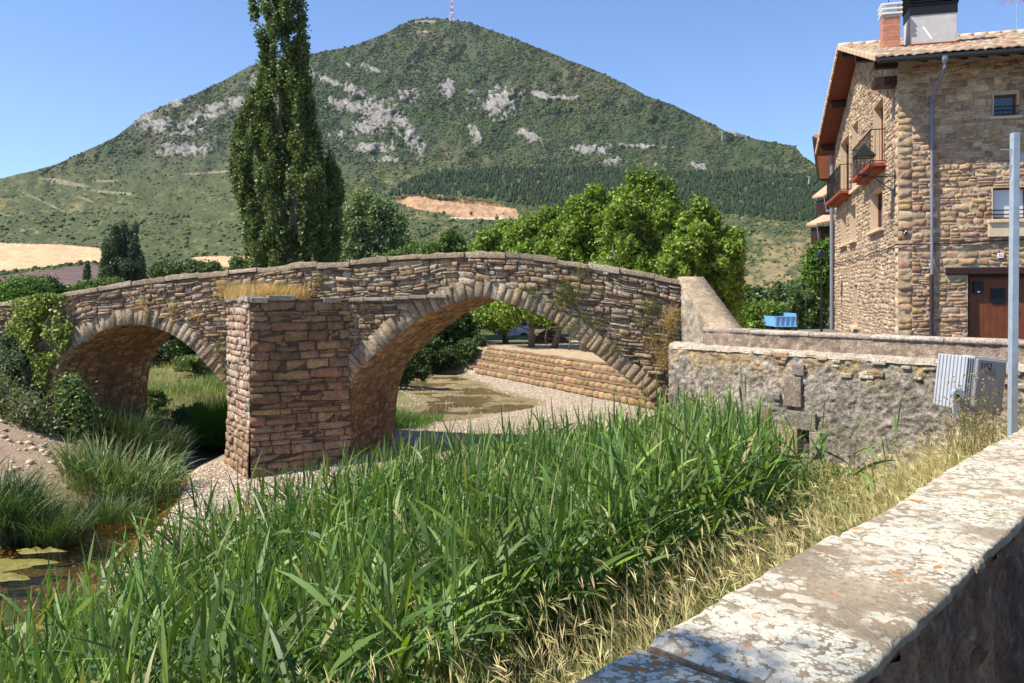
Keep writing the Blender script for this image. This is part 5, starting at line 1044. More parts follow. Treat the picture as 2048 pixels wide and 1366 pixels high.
# lattice mast on the summit
ms_ = thing('lattice_mast', 'red and white lattice radio mast on the mountain summit', 'mast', tuple(P(904, 42, 1560)))
b0 = P(904, 42, 1560); mb = MB(); H = 42.0; wb, wt = 4.2, 1.0; cr_ = [(.75, .72, .72), (.62, .10, .10)]
for k in range(7):
    z0, z1 = H * k / 7, H * (k + 1) / 7; w0_, w1_ = wb + (wt - wb) * k / 7, wb + (wt - wb) * (k + 1) / 7; cc_ = cr_[k % 2]
    for i, j in ((1, 1), (1, -1), (-1, -1), (-1, 1)):
        mb.tube([b0 + [i * w0_, j * w0_, z0], b0 + [i * w1_, j * w1_, z1]], .45, 4, cc_); mb.tube([b0 + [i * w0_, j * w0_, z0], b0 + [-i * w1_, j * w1_, z1]], .28, 4, cc_)
mb.build('lattice', M['vcol'], ms_); mb = MB(); mb.tube([b0 + [0, 0, H], b0 + [0, 0, H + 16]], .5, 5, (.5, .5, .55)); mb.build('antenna', M['vcol'], ms_); mb = MB(); mb.tube([b0 + [-3, -4, 8], b0 + [-3, -5.2, 8]], 2.2, 10, (.8, .8, .8)); mb.build('dish', M['vcol'], ms_); mb = MB(); mb.tube([b0 + [2, -3, 15], b0 + [2, -4, 15]], 1.6, 10, (.8, .8, .8)); mb.build('dish', M['vcol'], ms_)
for (x_, y_, lab) in ((1444, 282, 'upper pale pylon pole high on the right mountain slope'), (1618, 372, 'lower pale pylon pole on the slope beside the house')):
    b0 = hillpt(np.array(x_), np.array(y_)).ravel(); t_ = thing('power_pole', lab, 'pole', tuple(b0)); mb = MB(); hh = 20 / F * b0[1]; mb.tube([b0 - [0, 0, 2], b0 + [0, 0, hh]], [.7, .4], 5, (.5, .5, .5)); mb.tube([b0 + [-2.2, 0, hh * .9], b0 + [2.2, 0, hh * .9]], .3, 4, (.5, .5, .5)); mb.build('pole', M['vcol'], t_)

# ================================================================== TREES
def pxclumps(lst, Y):
    """(px, py, rx px, rz px, depth offset m) around distance Y"""
    out = []
    for (a_, b_, rx, rz, dy) in lst:
        YY = Y + dy; c = P(a_, b_, YY); out.append((c[0], c[1], c[2], rx / F * YY, rx / F * YY, rz / F * YY))
    return out
# great poplar: narrow upright lumps filling its silhouette
SIL = [(-190, 525, 575), (-90, 505, 600), (0, 494, 610), (60, 510, 615), (130, 518, 618), (185, 508, 622), (215, 480, 628), (250, 466, 634), (300, 462, 640), (330, 458, 672), (370, 464, 686), (420, 482, 684), (470, 488, 678), (520, 488, 680), (560, 500, 676), (600, 520, 670)]
r = np.random.default_rng(31); SA = np.array(SIL, float); cl = []
for y in np.arange(-180, 600, 21.0):
    xl, xr = np.interp(y, SA[:, 0], SA[:, 1]), np.interp(y, SA[:, 0], SA[:, 2]); n = max(4, int((xr - xl) / 15))
    for k in range(n):
        if r.random() < .14: continue
        x = xl + (xr - xl) * (k + r.uniform(.1, .9)) / n; hw = (xr - xl) / 2; off = math.sqrt(max(0, 1 - ((x - (xl + xr) / 2) / hw) ** 2)) * hw / F * 55
        cl.append((min(max(x, xl + 9), xr - 8), y + r.uniform(-10, 10), r.uniform(7, 12), r.uniform(16, 34), off * r.choice([-1, -.6, .7]) * r.uniform(.5, 1)))
pop = tree('poplar_tree', 'very tall dark Lombardy poplar rising behind the bridge, cut off by the top edge', (P(585, 600, 55)[0], 55, -2.5), .42, pxclumps(cl, 55), 90000, .22, [(.095, .135, .038), (.12, .16, .045), (.075, .11, .034), (.145, .185, .052)], 32, top=P(552, -170, 55), branches=False,
     stems=[P(552, -170, 55), P(500, 180, 55), P(640, 260, 55.5), P(590, 100, 54.5), P(530, 300, 54)], bark=(.26, .22, .17))
# small poplar clump in the fields
r = np.random.default_rng(5); cl = []
for (x0, top, w) in ((212, 480, 12), (228, 452, 14), (247, 447, 13), (268, 450, 13), (284, 505, 12), (258, 500, 20), (205, 520, 10), (238, 520, 22)):
    for y in np.arange(top + 8, 578, 11): cl.append((x0 + r.uniform(-4, 4), y, w * r.uniform(.6, .95) * min(1, .5 + (y - top) / 50), 12, r.uniform(-2, 2)))
tree('poplar_clump', 'clump of slender dark green poplars standing beside the ploughed field', (P(245, 590, 150)[0], 150, -.5), .35, pxclumps(cl, 150), 26000, .42, [(.065, .10, .045), (.055, .088, .04), (.08, .115, .05)], 6, branches=False, stems=[P(228, 460, 150), P(247, 455, 150), P(268, 458, 150)], cat='trees')
tree('slim_shrub_tree', 'single slim columnar green tree in front of the ploughed field', (P(174, 560, 130)[0], 130, .5), .1, pxclumps([(174, 540, 5, 10, 0), (174, 552, 6, 10, 0), (175, 533, 4, 6, 0)], 130), 1800, .3, [(.07, .11, .035)], 7, branches=False)
def crownset(cx_, cy_, rx, ry, n, seed, sz=(.12, .25), flat=1.15):
    r = np.random.default_rng(seed); n = int(n * 3.6); out = [(cx_, cy_ + ry * .1, rx * .5, ry * .5, 0)]
    for k in range(n):
        a_ = r.uniform(0, 6.28); q = r.uniform(.12, 1.02) ** .6; s = r.uniform(*sz) * min(rx, ry); out.append((cx_ + math.cos(a_) * q * (rx - s * .6), cy_ + math.sin(a_) * q * (ry - s * .6), s, s * flat, r.uniform(-.8, .8) * rx / F * 45))
    return out
LIME = [(.175, .265, .034), (.21, .30, .042), (.145, .225, .030), (.24, .32, .055)]
PG = 'plane trees in the park behind the bridge'
def plane(label, Y, base_px, cl, n, seed, pal=LIME, ls=.20, tr=.17):
    n = int(n * 1.25)
    c = pxclumps(cl, Y); b = P(base_px[0], base_px[1], base_px[2]); return tree('plane_tree', label, b, tr, c, n, ls, pal, seed, group=PG, bark=(.20, .165, .11))
plane('tallest lime green plane tree, its pointed top standing above the others', 43, (1166, 702, 43.5), crownset(1285, 465, 80, 82, 17, 1) + [(1285, 368, 16, 28, 0), (1262, 362, 10, 20, 0), (1312, 366, 12, 24, 0), (1338, 385, 12, 24, 0), (1300, 395, 22, 22, 0), (1352, 425, 16, 26, 0), (1362, 470, 20, 26, -.5), (1345, 520, 24, 28, -1), (1330, 440, 18, 22, -.8), (1240, 400, 14, 22, .5), (1150, 600, 34, 26, 0), (1210, 560, 50, 40, 0)], 34000, 2)
plane('plane tree left of the tallest one with a broad rounded lime crown', 46, (1108, 697, 46.5), crownset(1175, 480, 80, 78, 15, 3) + [(1155, 412, 24, 18, 0), (1190, 385, 18, 16, 0), (1215, 402, 20, 16, 0), (1120, 600, 45, 34, 0), (1130, 628, 30, 18, -1)], 30000, 4)
plane('plane tree whose pale trunk shows most clearly through the great arch', 47, (1063, 695, 47.3), crownset(1070, 520, 75, 70, 14, 5) + [(1060, 450, 26, 18, 0), (1100, 430, 22, 16, 0), (1035, 470, 22, 18, 0), (1040, 612, 50, 26, 0), (1090, 632, 24, 14, -1), (1020, 640, 22, 12, 1)], 30000, 6)
plane('leftmost plane tree with the lowest lime crown, beside the dark thicket', 51, (1012, 690, 52), crownset(990, 540, 58, 62, 12, 7) + [(975, 478, 20, 18, 0), (1010, 462, 22, 18, 0), (950, 500, 14, 16, 0), (985, 620, 40, 28, 0), (1000, 650, 26, 14, 0)], 22000, 8)
plane('rightmost plane tree reaching down beside the sloping wing wall', 38, (1385, 692, 40), crownset(1400, 520, 78, 72, 17, 9) + [(1398, 425, 16, 24, 0), (1425, 440, 14, 22, 0), (1372, 450, 15, 20, 0), (1462, 500, 26, 30, 0), (1452, 560, 32, 40, 0), (1470, 470, 14, 12, 0), (1440, 610, 34, 34, .5)], 40000, 10)
# willow-ish grey green trees
GG = [(.19, .25, .105), (.155, .215, .09), (.23, .285, .125)]
tree('willow_tree', 'grey green bushy willow standing right of the tall poplar', P(745, 600, 80), .3, pxclumps(crownset(742, 475, 64, 76, 20, 21) + [(728, 400, 26, 22, 0), (758, 415, 24, 20, 0), (700, 440, 24, 26, 0), (790, 450, 26, 26, 0), (805, 500, 22, 24, 0), (690, 500, 24, 40, 0), (760, 540, 70, 30, 0)], 80), 42000, .30, GG, 22, bark=(.2, .17, .13))
tree('small_tree', 'small mid green tree between the willow and the plane trees', P(905, 590, 70), .16, pxclumps(crownset(905, 500, 34, 34, 9, 23) + [(900, 472, 14, 12, 0), (860, 505, 24, 18, 0)], 70), 10000, .26, [(.12, .19, .045), (.10, .17, .04)], 24)
tree('low_bush_tree', 'low yellow green bushes at the foot of the willow above the parapet', P(860, 560, 75), .12, pxclumps([(835, 505, 26, 18, 0), (870, 512, 24, 14, 0), (800, 515, 24, 14, 0)], 75), 7000, .26, [(.14, .21, .055), (.12, .18, .05)], 25, cat='bush')
tree('leafy_bush', 'wide bright green bush behind the left end of the bridge', P(50, 640, 62), .12, pxclumps([(28, 592, 38, 26, 0), (62, 585, 34, 26, 0), (10, 600, 30, 26, 0), (45, 570, 26, 14, 0), (80, 600, 26, 18, 0)], 62), 15000, .22, [(.12, .21, .035), (.10, .18, .032)], 26, cat='bush')
tree('leafy_bush', 'dark green bush just right of the bright bush at the left end', P(95, 640, 64), .12, pxclumps([(92, 578, 20, 20, 0), (108, 588, 20, 18, 0), (70, 568, 16, 10, 0), (125, 600, 20, 12, 0)], 64), 8000, .22, [(.035, .07, .022), (.045, .085, .025)], 27, cat='bush')
tree('leafy_bush', 'low yellow green bush below the poplar clump behind the parapet', P(190, 600, 75), .1, pxclumps([(180, 575, 22, 12, 0), (205, 570, 22, 11, 0), (230, 566, 20, 9, 0), (160, 585, 18, 8, 0), (150, 578, 24, 7, 0)], 75), 7000, .22, [(.12, .19, .03), (.10, .16, .03)], 28, cat='bush')
r = np.random.default_rng(8)
tree('hedge_bushes', 'rounded olive bushes above the parapet left of the tall poplar', P(360, 600, 105), .12, pxclumps([(r.uniform(300, 440), r.uniform(530, 552), r.uniform(9, 18), r.uniform(8, 13), r.uniform(-8, 8)) for k in range(26)], 105), 14000, .34, [(.085, .12, .032), (.07, .10, .03), (.10, .13, .04)], 29, cat='bush', branches=False)
tree('hedge_bushes', 'green bushes at the foot of the tall poplar', P(500, 600, 66), .12, pxclumps([(r.uniform(470, 545), r.uniform(526, 548), r.uniform(10, 18), r.uniform(8, 14), r.uniform(-2, 2)) for k in range(14)], 66), 8000, .24, [(.09, .14, .04), (.075, .12, .035)], 30, cat='bush', branches=False)
# right: bushes beyond the street and the tree beside the house
tree('vine_bush', 'bright lime climbing bush behind the parapet left of the blue trailer', P(1520, 660, 52), .1, pxclumps([(1500, 632, 24, 22, 0), (1535, 622, 22, 16, 0), (1550, 616, 20, 10, 0), (1515, 645, 30, 16, 0), (1540, 645, 14, 12, 2)], 52), 9000, .2, [(.15, .24, .03), (.125, .20, .028)], 40, cat='bush')
tree('street_bush', 'large mid green bush right of the blue trailer', P(1625, 662, 62), .15, pxclumps(crownset(1615, 615, 52, 50, 14, 41) + [(1650, 640, 30, 34, 0), (1590, 640, 24, 24, 1)], 62), 15000, .22, [(.11, .17, .05), (.09, .15, .045)], 42, cat='bush')
tree('street_bush', 'mid green bushes on the slope above the blue trailer', P(1530, 630, 78), .15, pxclumps(crownset(1530, 590, 62, 26, 12, 43) + [(1590, 590, 30, 18, 0), (1600, 572, 20, 14, 0), (1490, 600, 24, 20, 0)], 78), 12000, .26, [(.105, .16, .05), (.085, .14, .045)], 44, cat='bush')
tree('corner_tree', 'dense green tree with a dark underside right beside the house pipe', P(1662, 655, 41), .16, pxclumps([(1645, 510, 26, 22, 0), (1640, 545, 28, 28, 0), (1665, 500, 22, 18, 0), (1660, 560, 24, 26, 0), (1672, 530, 22, 30, 0), (1662, 585, 14, 16, 0)], 41), 15000, .17, [(.10, .19, .025), (.08, .16, .022)], 46)
# dark thickets seen through the arches
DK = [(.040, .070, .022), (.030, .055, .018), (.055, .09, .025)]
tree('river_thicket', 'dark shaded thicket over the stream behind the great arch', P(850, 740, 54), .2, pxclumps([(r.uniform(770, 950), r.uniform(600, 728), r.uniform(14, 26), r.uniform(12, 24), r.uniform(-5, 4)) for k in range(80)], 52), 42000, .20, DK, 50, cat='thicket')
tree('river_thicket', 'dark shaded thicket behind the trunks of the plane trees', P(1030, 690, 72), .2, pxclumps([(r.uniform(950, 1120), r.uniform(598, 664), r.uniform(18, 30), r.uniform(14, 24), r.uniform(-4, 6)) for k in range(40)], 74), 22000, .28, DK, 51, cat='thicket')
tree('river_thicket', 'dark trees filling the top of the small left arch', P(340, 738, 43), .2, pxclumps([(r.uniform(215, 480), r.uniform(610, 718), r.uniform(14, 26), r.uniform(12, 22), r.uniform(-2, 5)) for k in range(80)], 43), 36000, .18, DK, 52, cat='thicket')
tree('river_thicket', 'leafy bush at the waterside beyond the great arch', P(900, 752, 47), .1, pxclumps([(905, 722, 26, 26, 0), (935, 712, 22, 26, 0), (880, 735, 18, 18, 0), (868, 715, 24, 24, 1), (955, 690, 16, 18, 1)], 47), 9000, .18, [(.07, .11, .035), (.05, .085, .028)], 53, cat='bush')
# young trees seen under the arch, right
for (x_, y0_, y1_, YY, lab) in ((1138, 700, 640, 44, 'thin young tree trunk at the right under the great arch'), (1092, 690, 600, 50, 'slender pale trunk between the two bigger plane trunks')):
    tree('young_tree', lab, P(x_, y0_, YY), .05, pxclumps([(x_, y1_ - 10, 16, 12, 0), (x_ + 12, y1_, 12, 9, 0)], YY), 1500, .2, LIME, int(x_))
# tree overhead at the left of the camera: only its shadow reaches the coping
def on_cop(px, py, h):
    Y = .70 * F / (py - CY); g = np.array([(px - CX) / F * Y, Y, -.70]); return g + np.array(sdir) * (h / sdir.z)
r = np.random.default_rng(66); cl = []
for (a_, b_, s) in ((1235, 1335, .09), (1290, 1318, .09), (1330, 1300, .08), (1395, 1300, .07), (1440, 1308, .06), (1400, 1352, .08), (1470, 1350, .07), (1345, 1350, .05), (1240, 1360, .12), (1500, 1362, .05)):
    c = on_cop(a_, b_, 4.2); cl.append((*c, s * 1.15, s * 1.15, s * .8))
for k in range(16): c = on_cop(1000 - 25 * k, 1420, 4.3); cl.append((c[0] - .1 * k, c[1] - .35 - .1 * k, c[2] + r.uniform(0, .8), .4, .4, .35))
tree('street_tree', 'leafy tree beside the street left of the viewpoint, shading the near coping', (-5.5, -1.5, -1.6), .14, cl, 9000, .055, [(.07, .13, .03)], 67, top=(-4.2, .2, 4.0))

# ================================================================== GROUND PLANTS
REED = [(.10, .19, .036), (.135, .235, .045), (.075, .145, .032), (.15, .24, .070), (.115, .20, .050), (.19, .28, .040)]
def reeds(pts, H, r, nl=(7, 11), L=(.34, .66), wd=(.026, .056), pal=REED, jit=.14):
    n = len(pts); parts = []; lean = r.normal(0, .13, (n, 2)) + np.array([-.03, 0]); sc = np.clip(cols(n, pal, jit, r) * (1 + .55 * fbm(pts * [.7, .7, 0] + 3.3, 3, 8))[:, None], .01, .8)
    b = pts; t1 = b + np.c_[lean * H[:, None], H]
    for a_ in (0, 1.57):
        sx = np.array([math.cos(a_), math.sin(a_), 0]) * .006; V = np.stack([b - sx, b + sx, t1 + sx * .4, t1 - sx * .4], 1); parts.append((V.reshape(-1, 3), np.arange(4 * n).reshape(n, 4), np.repeat(sc * .9 + .02, 4, 0)))
    k = r.integers(nl[0], nl[1] + 1, n); idx = np.repeat(np.arange(n), k); m = len(idx); j = np.concatenate([np.arange(q) for q in k]); fr = .16 + .84 * (j + r.random(m) * .6) / np.repeat(k, k); fr = np.clip(fr, 0, 1)
    base = b[idx] + (t1 - b)[idx] * fr[:, None]; az = np.repeat(r.random(n) * 6.28, k) + (j % 2) * math.pi + r.normal(0, .5, m); top = fr > .86
    el = np.where(top, r.uniform(1.1, 1.5, m), r.uniform(.35, 1.2, m)); ln = r.uniform(*L, m) * np.where(top, .75, 1) * (H[idx] / H.mean()) ** .5; w = r.uniform(*wd, m) * np.where(top, .6, 1); dr = np.where(top, r.uniform(0, .2, m), r.uniform(-.1, 1.0, m) ** 1.0)
    c = sc[idx] * (1 + r.normal(0, .12, (m, 1))); yl = (r.random(m) < .06 + .10 * (fr < .35))[:, None]; c = np.where(yl, np.array([.30, .27, .10]), c)
    parts.append(ribbons(base, az, el, ln, w, dr, np.clip(c, .01, .8), 4, r)); return join(parts)
def scatter_poly(poly, n, r):
    p = np.array(poly); x = r.uniform(p[:, 0].min(), p[:, 0].max(), n * 3); y = r.uniform(p[:, 1].min(), p[:, 1].max(), n * 3); ok = inpoly(x, y, poly); return x[ok][:n], y[ok][:n]
RP = [(-1.7, 3.0), (-3.2, 4.4), (-4.0, 5.8), (-4.4, 7.6), (-4.2, 9.6), (-3.1, 11.6), (-1.6, 12.8), (.2, 14.0), (2.4, 15.2), (3.5, 14.6), (4.6, 12.8), (5.3, 11.2), (4.4, 9.8), (2.6, 8.2), (1.2, 7.0), (.1, 5.6), (-.5, 4.4)]
r = np.random.default_rng(100); x, y = scatter_poly(RP, 5000, r); kk = r.random(len(x)) < np.clip(.85 + .9 * n2(x, y, 1.1, 77, 3), .2, 1); x, y = x[kk], y[kk]; z = ground_z(x, y)
# reed tops follow the photographed outline: tallest toward the far wall
H = 1.7 + .45 * n2(x, y, .5, 3) + .4 * n2(x, y, 1.6, 4) + r.normal(0, .2, len(x)); H = H * np.interp(y, [3, 5, 7, 12, 15], [.62, .78, .95, 1.08, 1.15])
H = np.minimum(H, (-1.25 - z) + .12 * r.random(len(x)) + np.clip((y - 9) * .03, 0, .2)); yt = np.interp(x / y * F + CX, [0, 200, 330, 480, 700, 860, 1000, 1200, 1350, 1480, 1560], [1265, 1160, 1060, 990, 925, 872, 855, 862, 812, 820, 855]); lim = (CY - yt) / F * y - z + r.normal(-.06, .18, len(x)) + .25 * n2(x, y, 1.2, 9) + .55 * (r.random(len(x)) < .10) * r.random(len(x)); H = np.minimum(H, lim); kk = (H > .35) & ((-.733 * (x - .12) + .68 * (y - 1.44) > 3.0) | (r.random(len(x)) < .35)) & ((x / y < .325) | (r.random(len(x)) < .04)); x, y, z = x[kk], y[kk], z[kk]; H = np.clip(H[kk], .4, 2.6)
V, f, C = reeds(np.stack([x, y, z], 1), H, r); tag(np_mesh('reed_bed', V, f, M['reed'], C), 'dense bed of tall green reeds filling the foreground bank below the bridge', 'reeds', kind='stuff')
# undergrowth
def undergrowth(name, label, poly, n, hh, size, pal, seed, dens=None):
    r = np.random.default_rng(seed); x, y = scatter_poly(poly, n, r)
    if dens is not None: k = r.random(len(x)) < dens(x, y); x, y = x[k], y[k]
    z = ground_z(x, y) + hh * (r.random(len(x)) ** 1.3) * (.6 + .5 * n2(x, y, 1.3, seed)); V, f, C = leafcards(np.stack([x, y, z], 1), size * (1 + r.normal(0, .3, len(x))).clip(.4, 2), cols(len(x), pal, .2, r), r, np.array([0, 0, .8]), .5); return tag(np_mesh(name, V, f, M['leaf'], C), label, 'undergrowth', kind='stuff')
undergrowth('undergrowth', 'low leafy weeds tangled between the reeds and below the retaining wall', [(-2.6, 2.6), (-4.0, 8), (-3.2, 11.5), (.2, 13.8), (2.6, 15.6), (4.0, 15.6), (8.4, 10.6), (3.2, 5), (.4, 2.0)], 120000, .62, .055, [(.055, .10, .022), (.075, .13, .028), (.04, .078, .02), (.10, .15, .035)], 71)
def grass(name, label, poly, n, ln, wd, pal, seed, el=(1.0, 1.5), dr=(.3, 1.3), az=None, dens=None, mat_='dry', cat='grass', nseg=4, zoff=0, heads=0):
    r = np.random.default_rng(seed); x, y = scatter_poly(poly, n, r)
    if dens is not None: k = r.random(len(x)) < dens(x, y); x, y = x[k], y[k]
    n = len(x); z = ground_z(x, y) - .02 + zoff; A = r.random(n) * 6.28 if az is None else r.normal(az[0], az[1], n); base = np.stack([x, y, z], 1); EL = r.uniform(*el, n); LN = r.uniform(*ln, n); DR = r.uniform(*dr, n); c = cols(n, pal, .14, r)
    parts = [ribbons(base, A, EL, LN, np.full(n, wd) * r.uniform(.6, 1.3, n), DR, c, nseg, r)]
    if heads:
        k = r.random(n) < heads; m = k.sum(); t = np.linspace(0, 1, nseg + 1); e = EL[k][:, None] - DR[k][:, None] * t[None] ** 1.3; st = (LN[k] / nseg)[:, None]
        tip = base[k] + np.stack([(np.cos(e[:, :-1]) * st).sum(1) * np.cos(A[k]), (np.cos(e[:, :-1]) * st).sum(1) * np.sin(A[k]), (np.sin(e[:, :-1]) * st).sum(1)], 1)
        for q in range(3): parts.append(ribbons(tip - np.array([0, 0, .01 * q]), A[k] + r.normal(0, .25, m), EL[k] - DR[k], np.full(m, .10), np.full(m, .007), np.full(m, .3), np.clip(c[k] * 1.1, 0, .9), 2, r))
    V, f, C = join(parts); return tag(np_mesh(name, V, f, M[mat_], C), label, cat, kind='stuff')
STRAW = [(.66, .54, .27), (.58, .46, .22), (.72, .61, .35), (.48, .42, .17)]
NEARB = [(-1.7, 2.4), (-1.1, 4.2), (.1, 6.2), (1.2, 7.6), (2.7, 9.0), (4.6, 10.0), (6.2, 11.4), (8.6, 11.0), (6.0, 7.9), (3.0, 4.7), (.2, 1.7)]
grass('dry_grass', 'long straw coloured grass with drooping seed heads beside the near coping', NEARB, 24000, (.45, 1.0), .0052, STRAW, 81, az=(2.6, 1.1), dr=(.1, 1.5), heads=.3, dens=lambda x, y: np.clip(.55 + .8 * n2(x, y, .9, 5), .06, 1) * np.interp(-.733 * (x - .12) + .68 * (y - 1.44), [0, 3.0, 4.2], [1, .85, .15]))
grass('short_grass', 'short yellow green grass on the bank under the near coping', NEARB, 75000, (.16, .42), .007, [(.28, .32, .06), (.38, .36, .10), (.20, .27, .05), (.50, .44, .16)], 82, dr=(.1, .9), nseg=3, mat_='reed')
grass('straw_clump', 'dry straw grass standing at the foot of the rough retaining wall', [(3.9, 13.6), (5.0, 13.2), (8.4, 10.8), (7.4, 9.4), (5.6, 10.4), (4.6, 11.6)], 7000, (.4, .85), .007, STRAW, 83, dr=(.1, .9), heads=.4, dens=lambda x, y: np.clip(.5 + .9 * n2(x, y, .8, 15), .05, 1))
undergrowth('bank_weeds', 'bright green leafy weeds at the base of the rough wall by the outlet hole', [(3.2, 14.8), (4.2, 15.0), (6.0, 12.8), (4.8, 11.6), (3.4, 12.8)], 16000, .75, .07, [(.10, .19, .03), (.13, .22, .035), (.08, .15, .03)], 84)
# sedge and rush clumps at the left
def rushes(name, label, cx_, cy_, rx, ry, n, ln, wd, pal, seed, dr=(.5, 1.7), el=(1.15, 1.55), spikes=0, cat='plant'):
    r = np.random.default_rng(seed); a_ = r.random(n) * 6.28; q = r.random(n) ** .6; x = cx_ + np.cos(a_) * q * rx; y = cy_ + np.sin(a_) * q * ry; z = np.maximum(ground_z(x, y), -4.55); A = a_ + r.normal(0, 1.0, n)
    parts = [ribbons(np.stack([x, y, z], 1), A, r.uniform(*el, n), r.uniform(*ln, n), r.uniform(.6, 1.3, n) * wd, 1.1 * r.uniform(*dr, n) * (.4 + .6 * q), cols(n, pal, .15, r), 6, r)]
    if spikes:
        k = r.integers(0, n, spikes); parts.append(ribbons(np.stack([x, y, z], 1)[k] + [0, 0, ln[1] * .55], A[k], np.full(spikes, 1.5), np.full(spikes, ln[1] * .6), np.full(spikes, .02), np.full(spikes, .1), np.tile((.22, .13, .08), (spikes, 1)), 3, r))
    V, f, C = join(parts); return tag(np_mesh(name, V, f, M['reed'], C), label, cat)
GB = [(.16, .23, .09), (.13, .19, .07), (.21, .28, .13), (.10, .15, .055)]
rushes('sedge_clump', 'big grey green sedge clump with arching leaves before the small arch', -8.75, 17.9, 1.25, 1.15, 850, (.6, 1.4), .034, GB, 91, spikes=14)
rushes('sedge_clump', 'low sedge tuft on the stream edge right below the big clump', -8.0, 15.9, .7, .35, 600, (.35, .7), .016, [(.09, .14, .05), (.12, .17, .06)], 92)
rushes('sedge_clump', 'green sedge clump at the left picture edge on the stream bank', -9.45, 14.9, .85, .7, 900, (.6, 1.25), .03, [(.07, .12, .04), (.09, .145, .05), (.05, .09, .03)], 93)
rushes('sedge_clump', 'small sedge tuft just right of the clump at the left edge', -8.35, 14.6, .5, .4, 600, (.4, .9), .018, [(.08, .13, .045), (.10, .15, .05)], 94)
rushes('grass_tuft', 'vivid green grass tuft against the pier inside the small arch', -8.9, 24.6, .8, .8, 3000, (.8, 1.6), .014, [(.07, .21, .012), (.09, .26, .016), (.05, .16, .01)], 95, dr=(.1, .8))
rushes('sedge_clump', 'dark sedge clump in the shade inside the small arch', -10.2, 21.5, 1.3, 1.2, 1800, (.7, 1.4), .02, [(.05, .08, .03), (.06, .10, .035)], 96)
rushes('sedge_clump', 'leafy sedge patch at the waterside just beyond the pier', -4.1, 26.8, .7, .9, 1100, (.4, .9), .018, [(.12, .20, .05), (.09, .16, .04)], 97)
r = np.random.default_rng(44)
tree('olive_shrub', 'grey green shrub on top of the bare earth slope at the left edge', (-12.2, 20.4, -3.3), .05, [(-12.9, 20.4, -2.9, .6, .6, .45), (-12.2, 20.2, -3.0, .5, .5, .42), (-13.3, 20.6, -2.5, .5, .5, .4), (-11.7, 20.3, -3.3, .4, .4, .35), (-11.3, 20.9, -3.2, .4, .4, .5)], 8000, .075, [(.16, .19, .09), (.13, .16, .075), (.19, .21, .11)], 45, cat='shrub')
tree('leafy_shrub', 'dark leafy shrub at the foot of the ivy left of the small arch', (-11.2, 20.9, -3.6), .05, [(-11.3, 20.7, -3.0, .42, .4, .5), (-11.0, 20.6, -3.5, .4, .4, .4), (-10.9, 20.5, -3.9, .45, .4, .35), (-11.5, 20.8, -2.5, .35, .3, .4)], 6500, .10, [(.14, .20, .065), (.17, .23, .08), (.11, .16, .05)], 46, cat='shrub')
grass('yellow_weeds', 'wispy yellow green weeds spreading along the left stream bank', [(-10.6, 19.6), (-9.6, 19.8), (-8.8, 17.6), (-8.7, 16), (-9.2, 14.8), (-9.9, 15.4), (-10.3, 17.2)], 9000, (.25, .6), .008, [(.26, .24, .09), (.17, .20, .06), (.36, .30, .13)], 98, dr=(.2, 1.2), dens=lambda x, y: np.clip(.4 + 1.1 * n2(x, y, .9, 25), 0, 1))
grass('meadow_grass', 'sunlit green and straw meadow behind the small arch', [(-24, 24.5), (-9.9, 24.5), (-9.4, 27), (-7.5, 31), (-6.5, 46), (-26, 48)], 80000, (.08, .34), .02, [(.20, .24, .055), (.30, .29, .10), (.14, .20, .035), (.44, .36, .17), (.11, .17, .03)], 99, dens=lambda x, y: np.clip(.5 + 1.2 * n2(x, y, .5, 5), .1, 1), dr=(.2, 1.4), nseg=3, mat_='reed')
grass('shore_grass', 'short bright green grass patches in the shallow water under the great arch', [(-4.8, 25.6), (-2.9, 26), (-2.4, 28.4), (-4.6, 29.5)], 5000, (.12, .28), .016, [(.14, .24, .04), (.10, .19, .03)], 101, nseg=3, mat_='reed', zoff=.08)
undergrowth('left_front_weeds', 'small leafy weeds with pink flowers in the lower left corner', [(-4.6, 4.6), (-2.2, 3.4), (-2.6, 6), (-4.4, 8), (-5.6, 8.2)], 14000, .5, .06, [(.08, .15, .035), (.10, .18, .05)], 102)
x, y = scatter_poly([(-4.9, 6.2), (-3.6, 4.8), (-3.2, 6), (-4.6, 8)], 40, np.random.default_rng(3)); r = np.random.default_rng(6)
V, f, C = leafcards(np.stack([x, y, ground_z(x, y) + .45 + .15 * r.random(len(x))], 1), np.full(len(x), .04), cols(len(x), [(.55, .12, .38)], .1, r), r); tag(np_mesh('pink_flowers', V, f, M['leaf'], C), 'tiny pink flowers scattered in the weeds at the lower left', 'flowers', kind='stuff')
# ivy over the left haunch of the bridge
def facepts(polypx, n, r, wr=(.05, .26), dens=None):
    q = poly_uz(polypx); u = r.uniform(q[:, 0].min(), q[:, 0].max(), n * 3); v = r.uniform(q[:, 1].min(), q[:, 1].max(), n * 3); ok = inpoly(u, v, [tuple(k) for k in q])
    if dens is not None: ok &= r.random(len(u)) < dens(u, v)
    u, v = u[ok][:n], v[ok][:n]; return bmap(u, v, r.uniform(*wr, len(u)) * (.6 + .9 * np.clip(.5 + n2(u, v, 1.6, 7), 0, 1)))
iv = thing('ivy', 'yellow green ivy hanging over the parapet at the left haunch of the bridge', 'ivy', tuple(bmap(17.3, -1.5, .3)))
r = np.random.default_rng(17); out_ = np.array([*-BN, .35])
pts = facepts([(20, 604), (60, 594), (100, 588), (134, 588), (138, 612), (150, 640), (152, 672), (140, 700), (124, 712), (112, 730), (100, 772), (84, 790), (76, 735), (64, 690), (30, 668), (22, 630)], 7500, r, dens=lambda u, v: np.clip(.42 + 2.4 * n2(u, v, 1.7, 5), .02, 1))
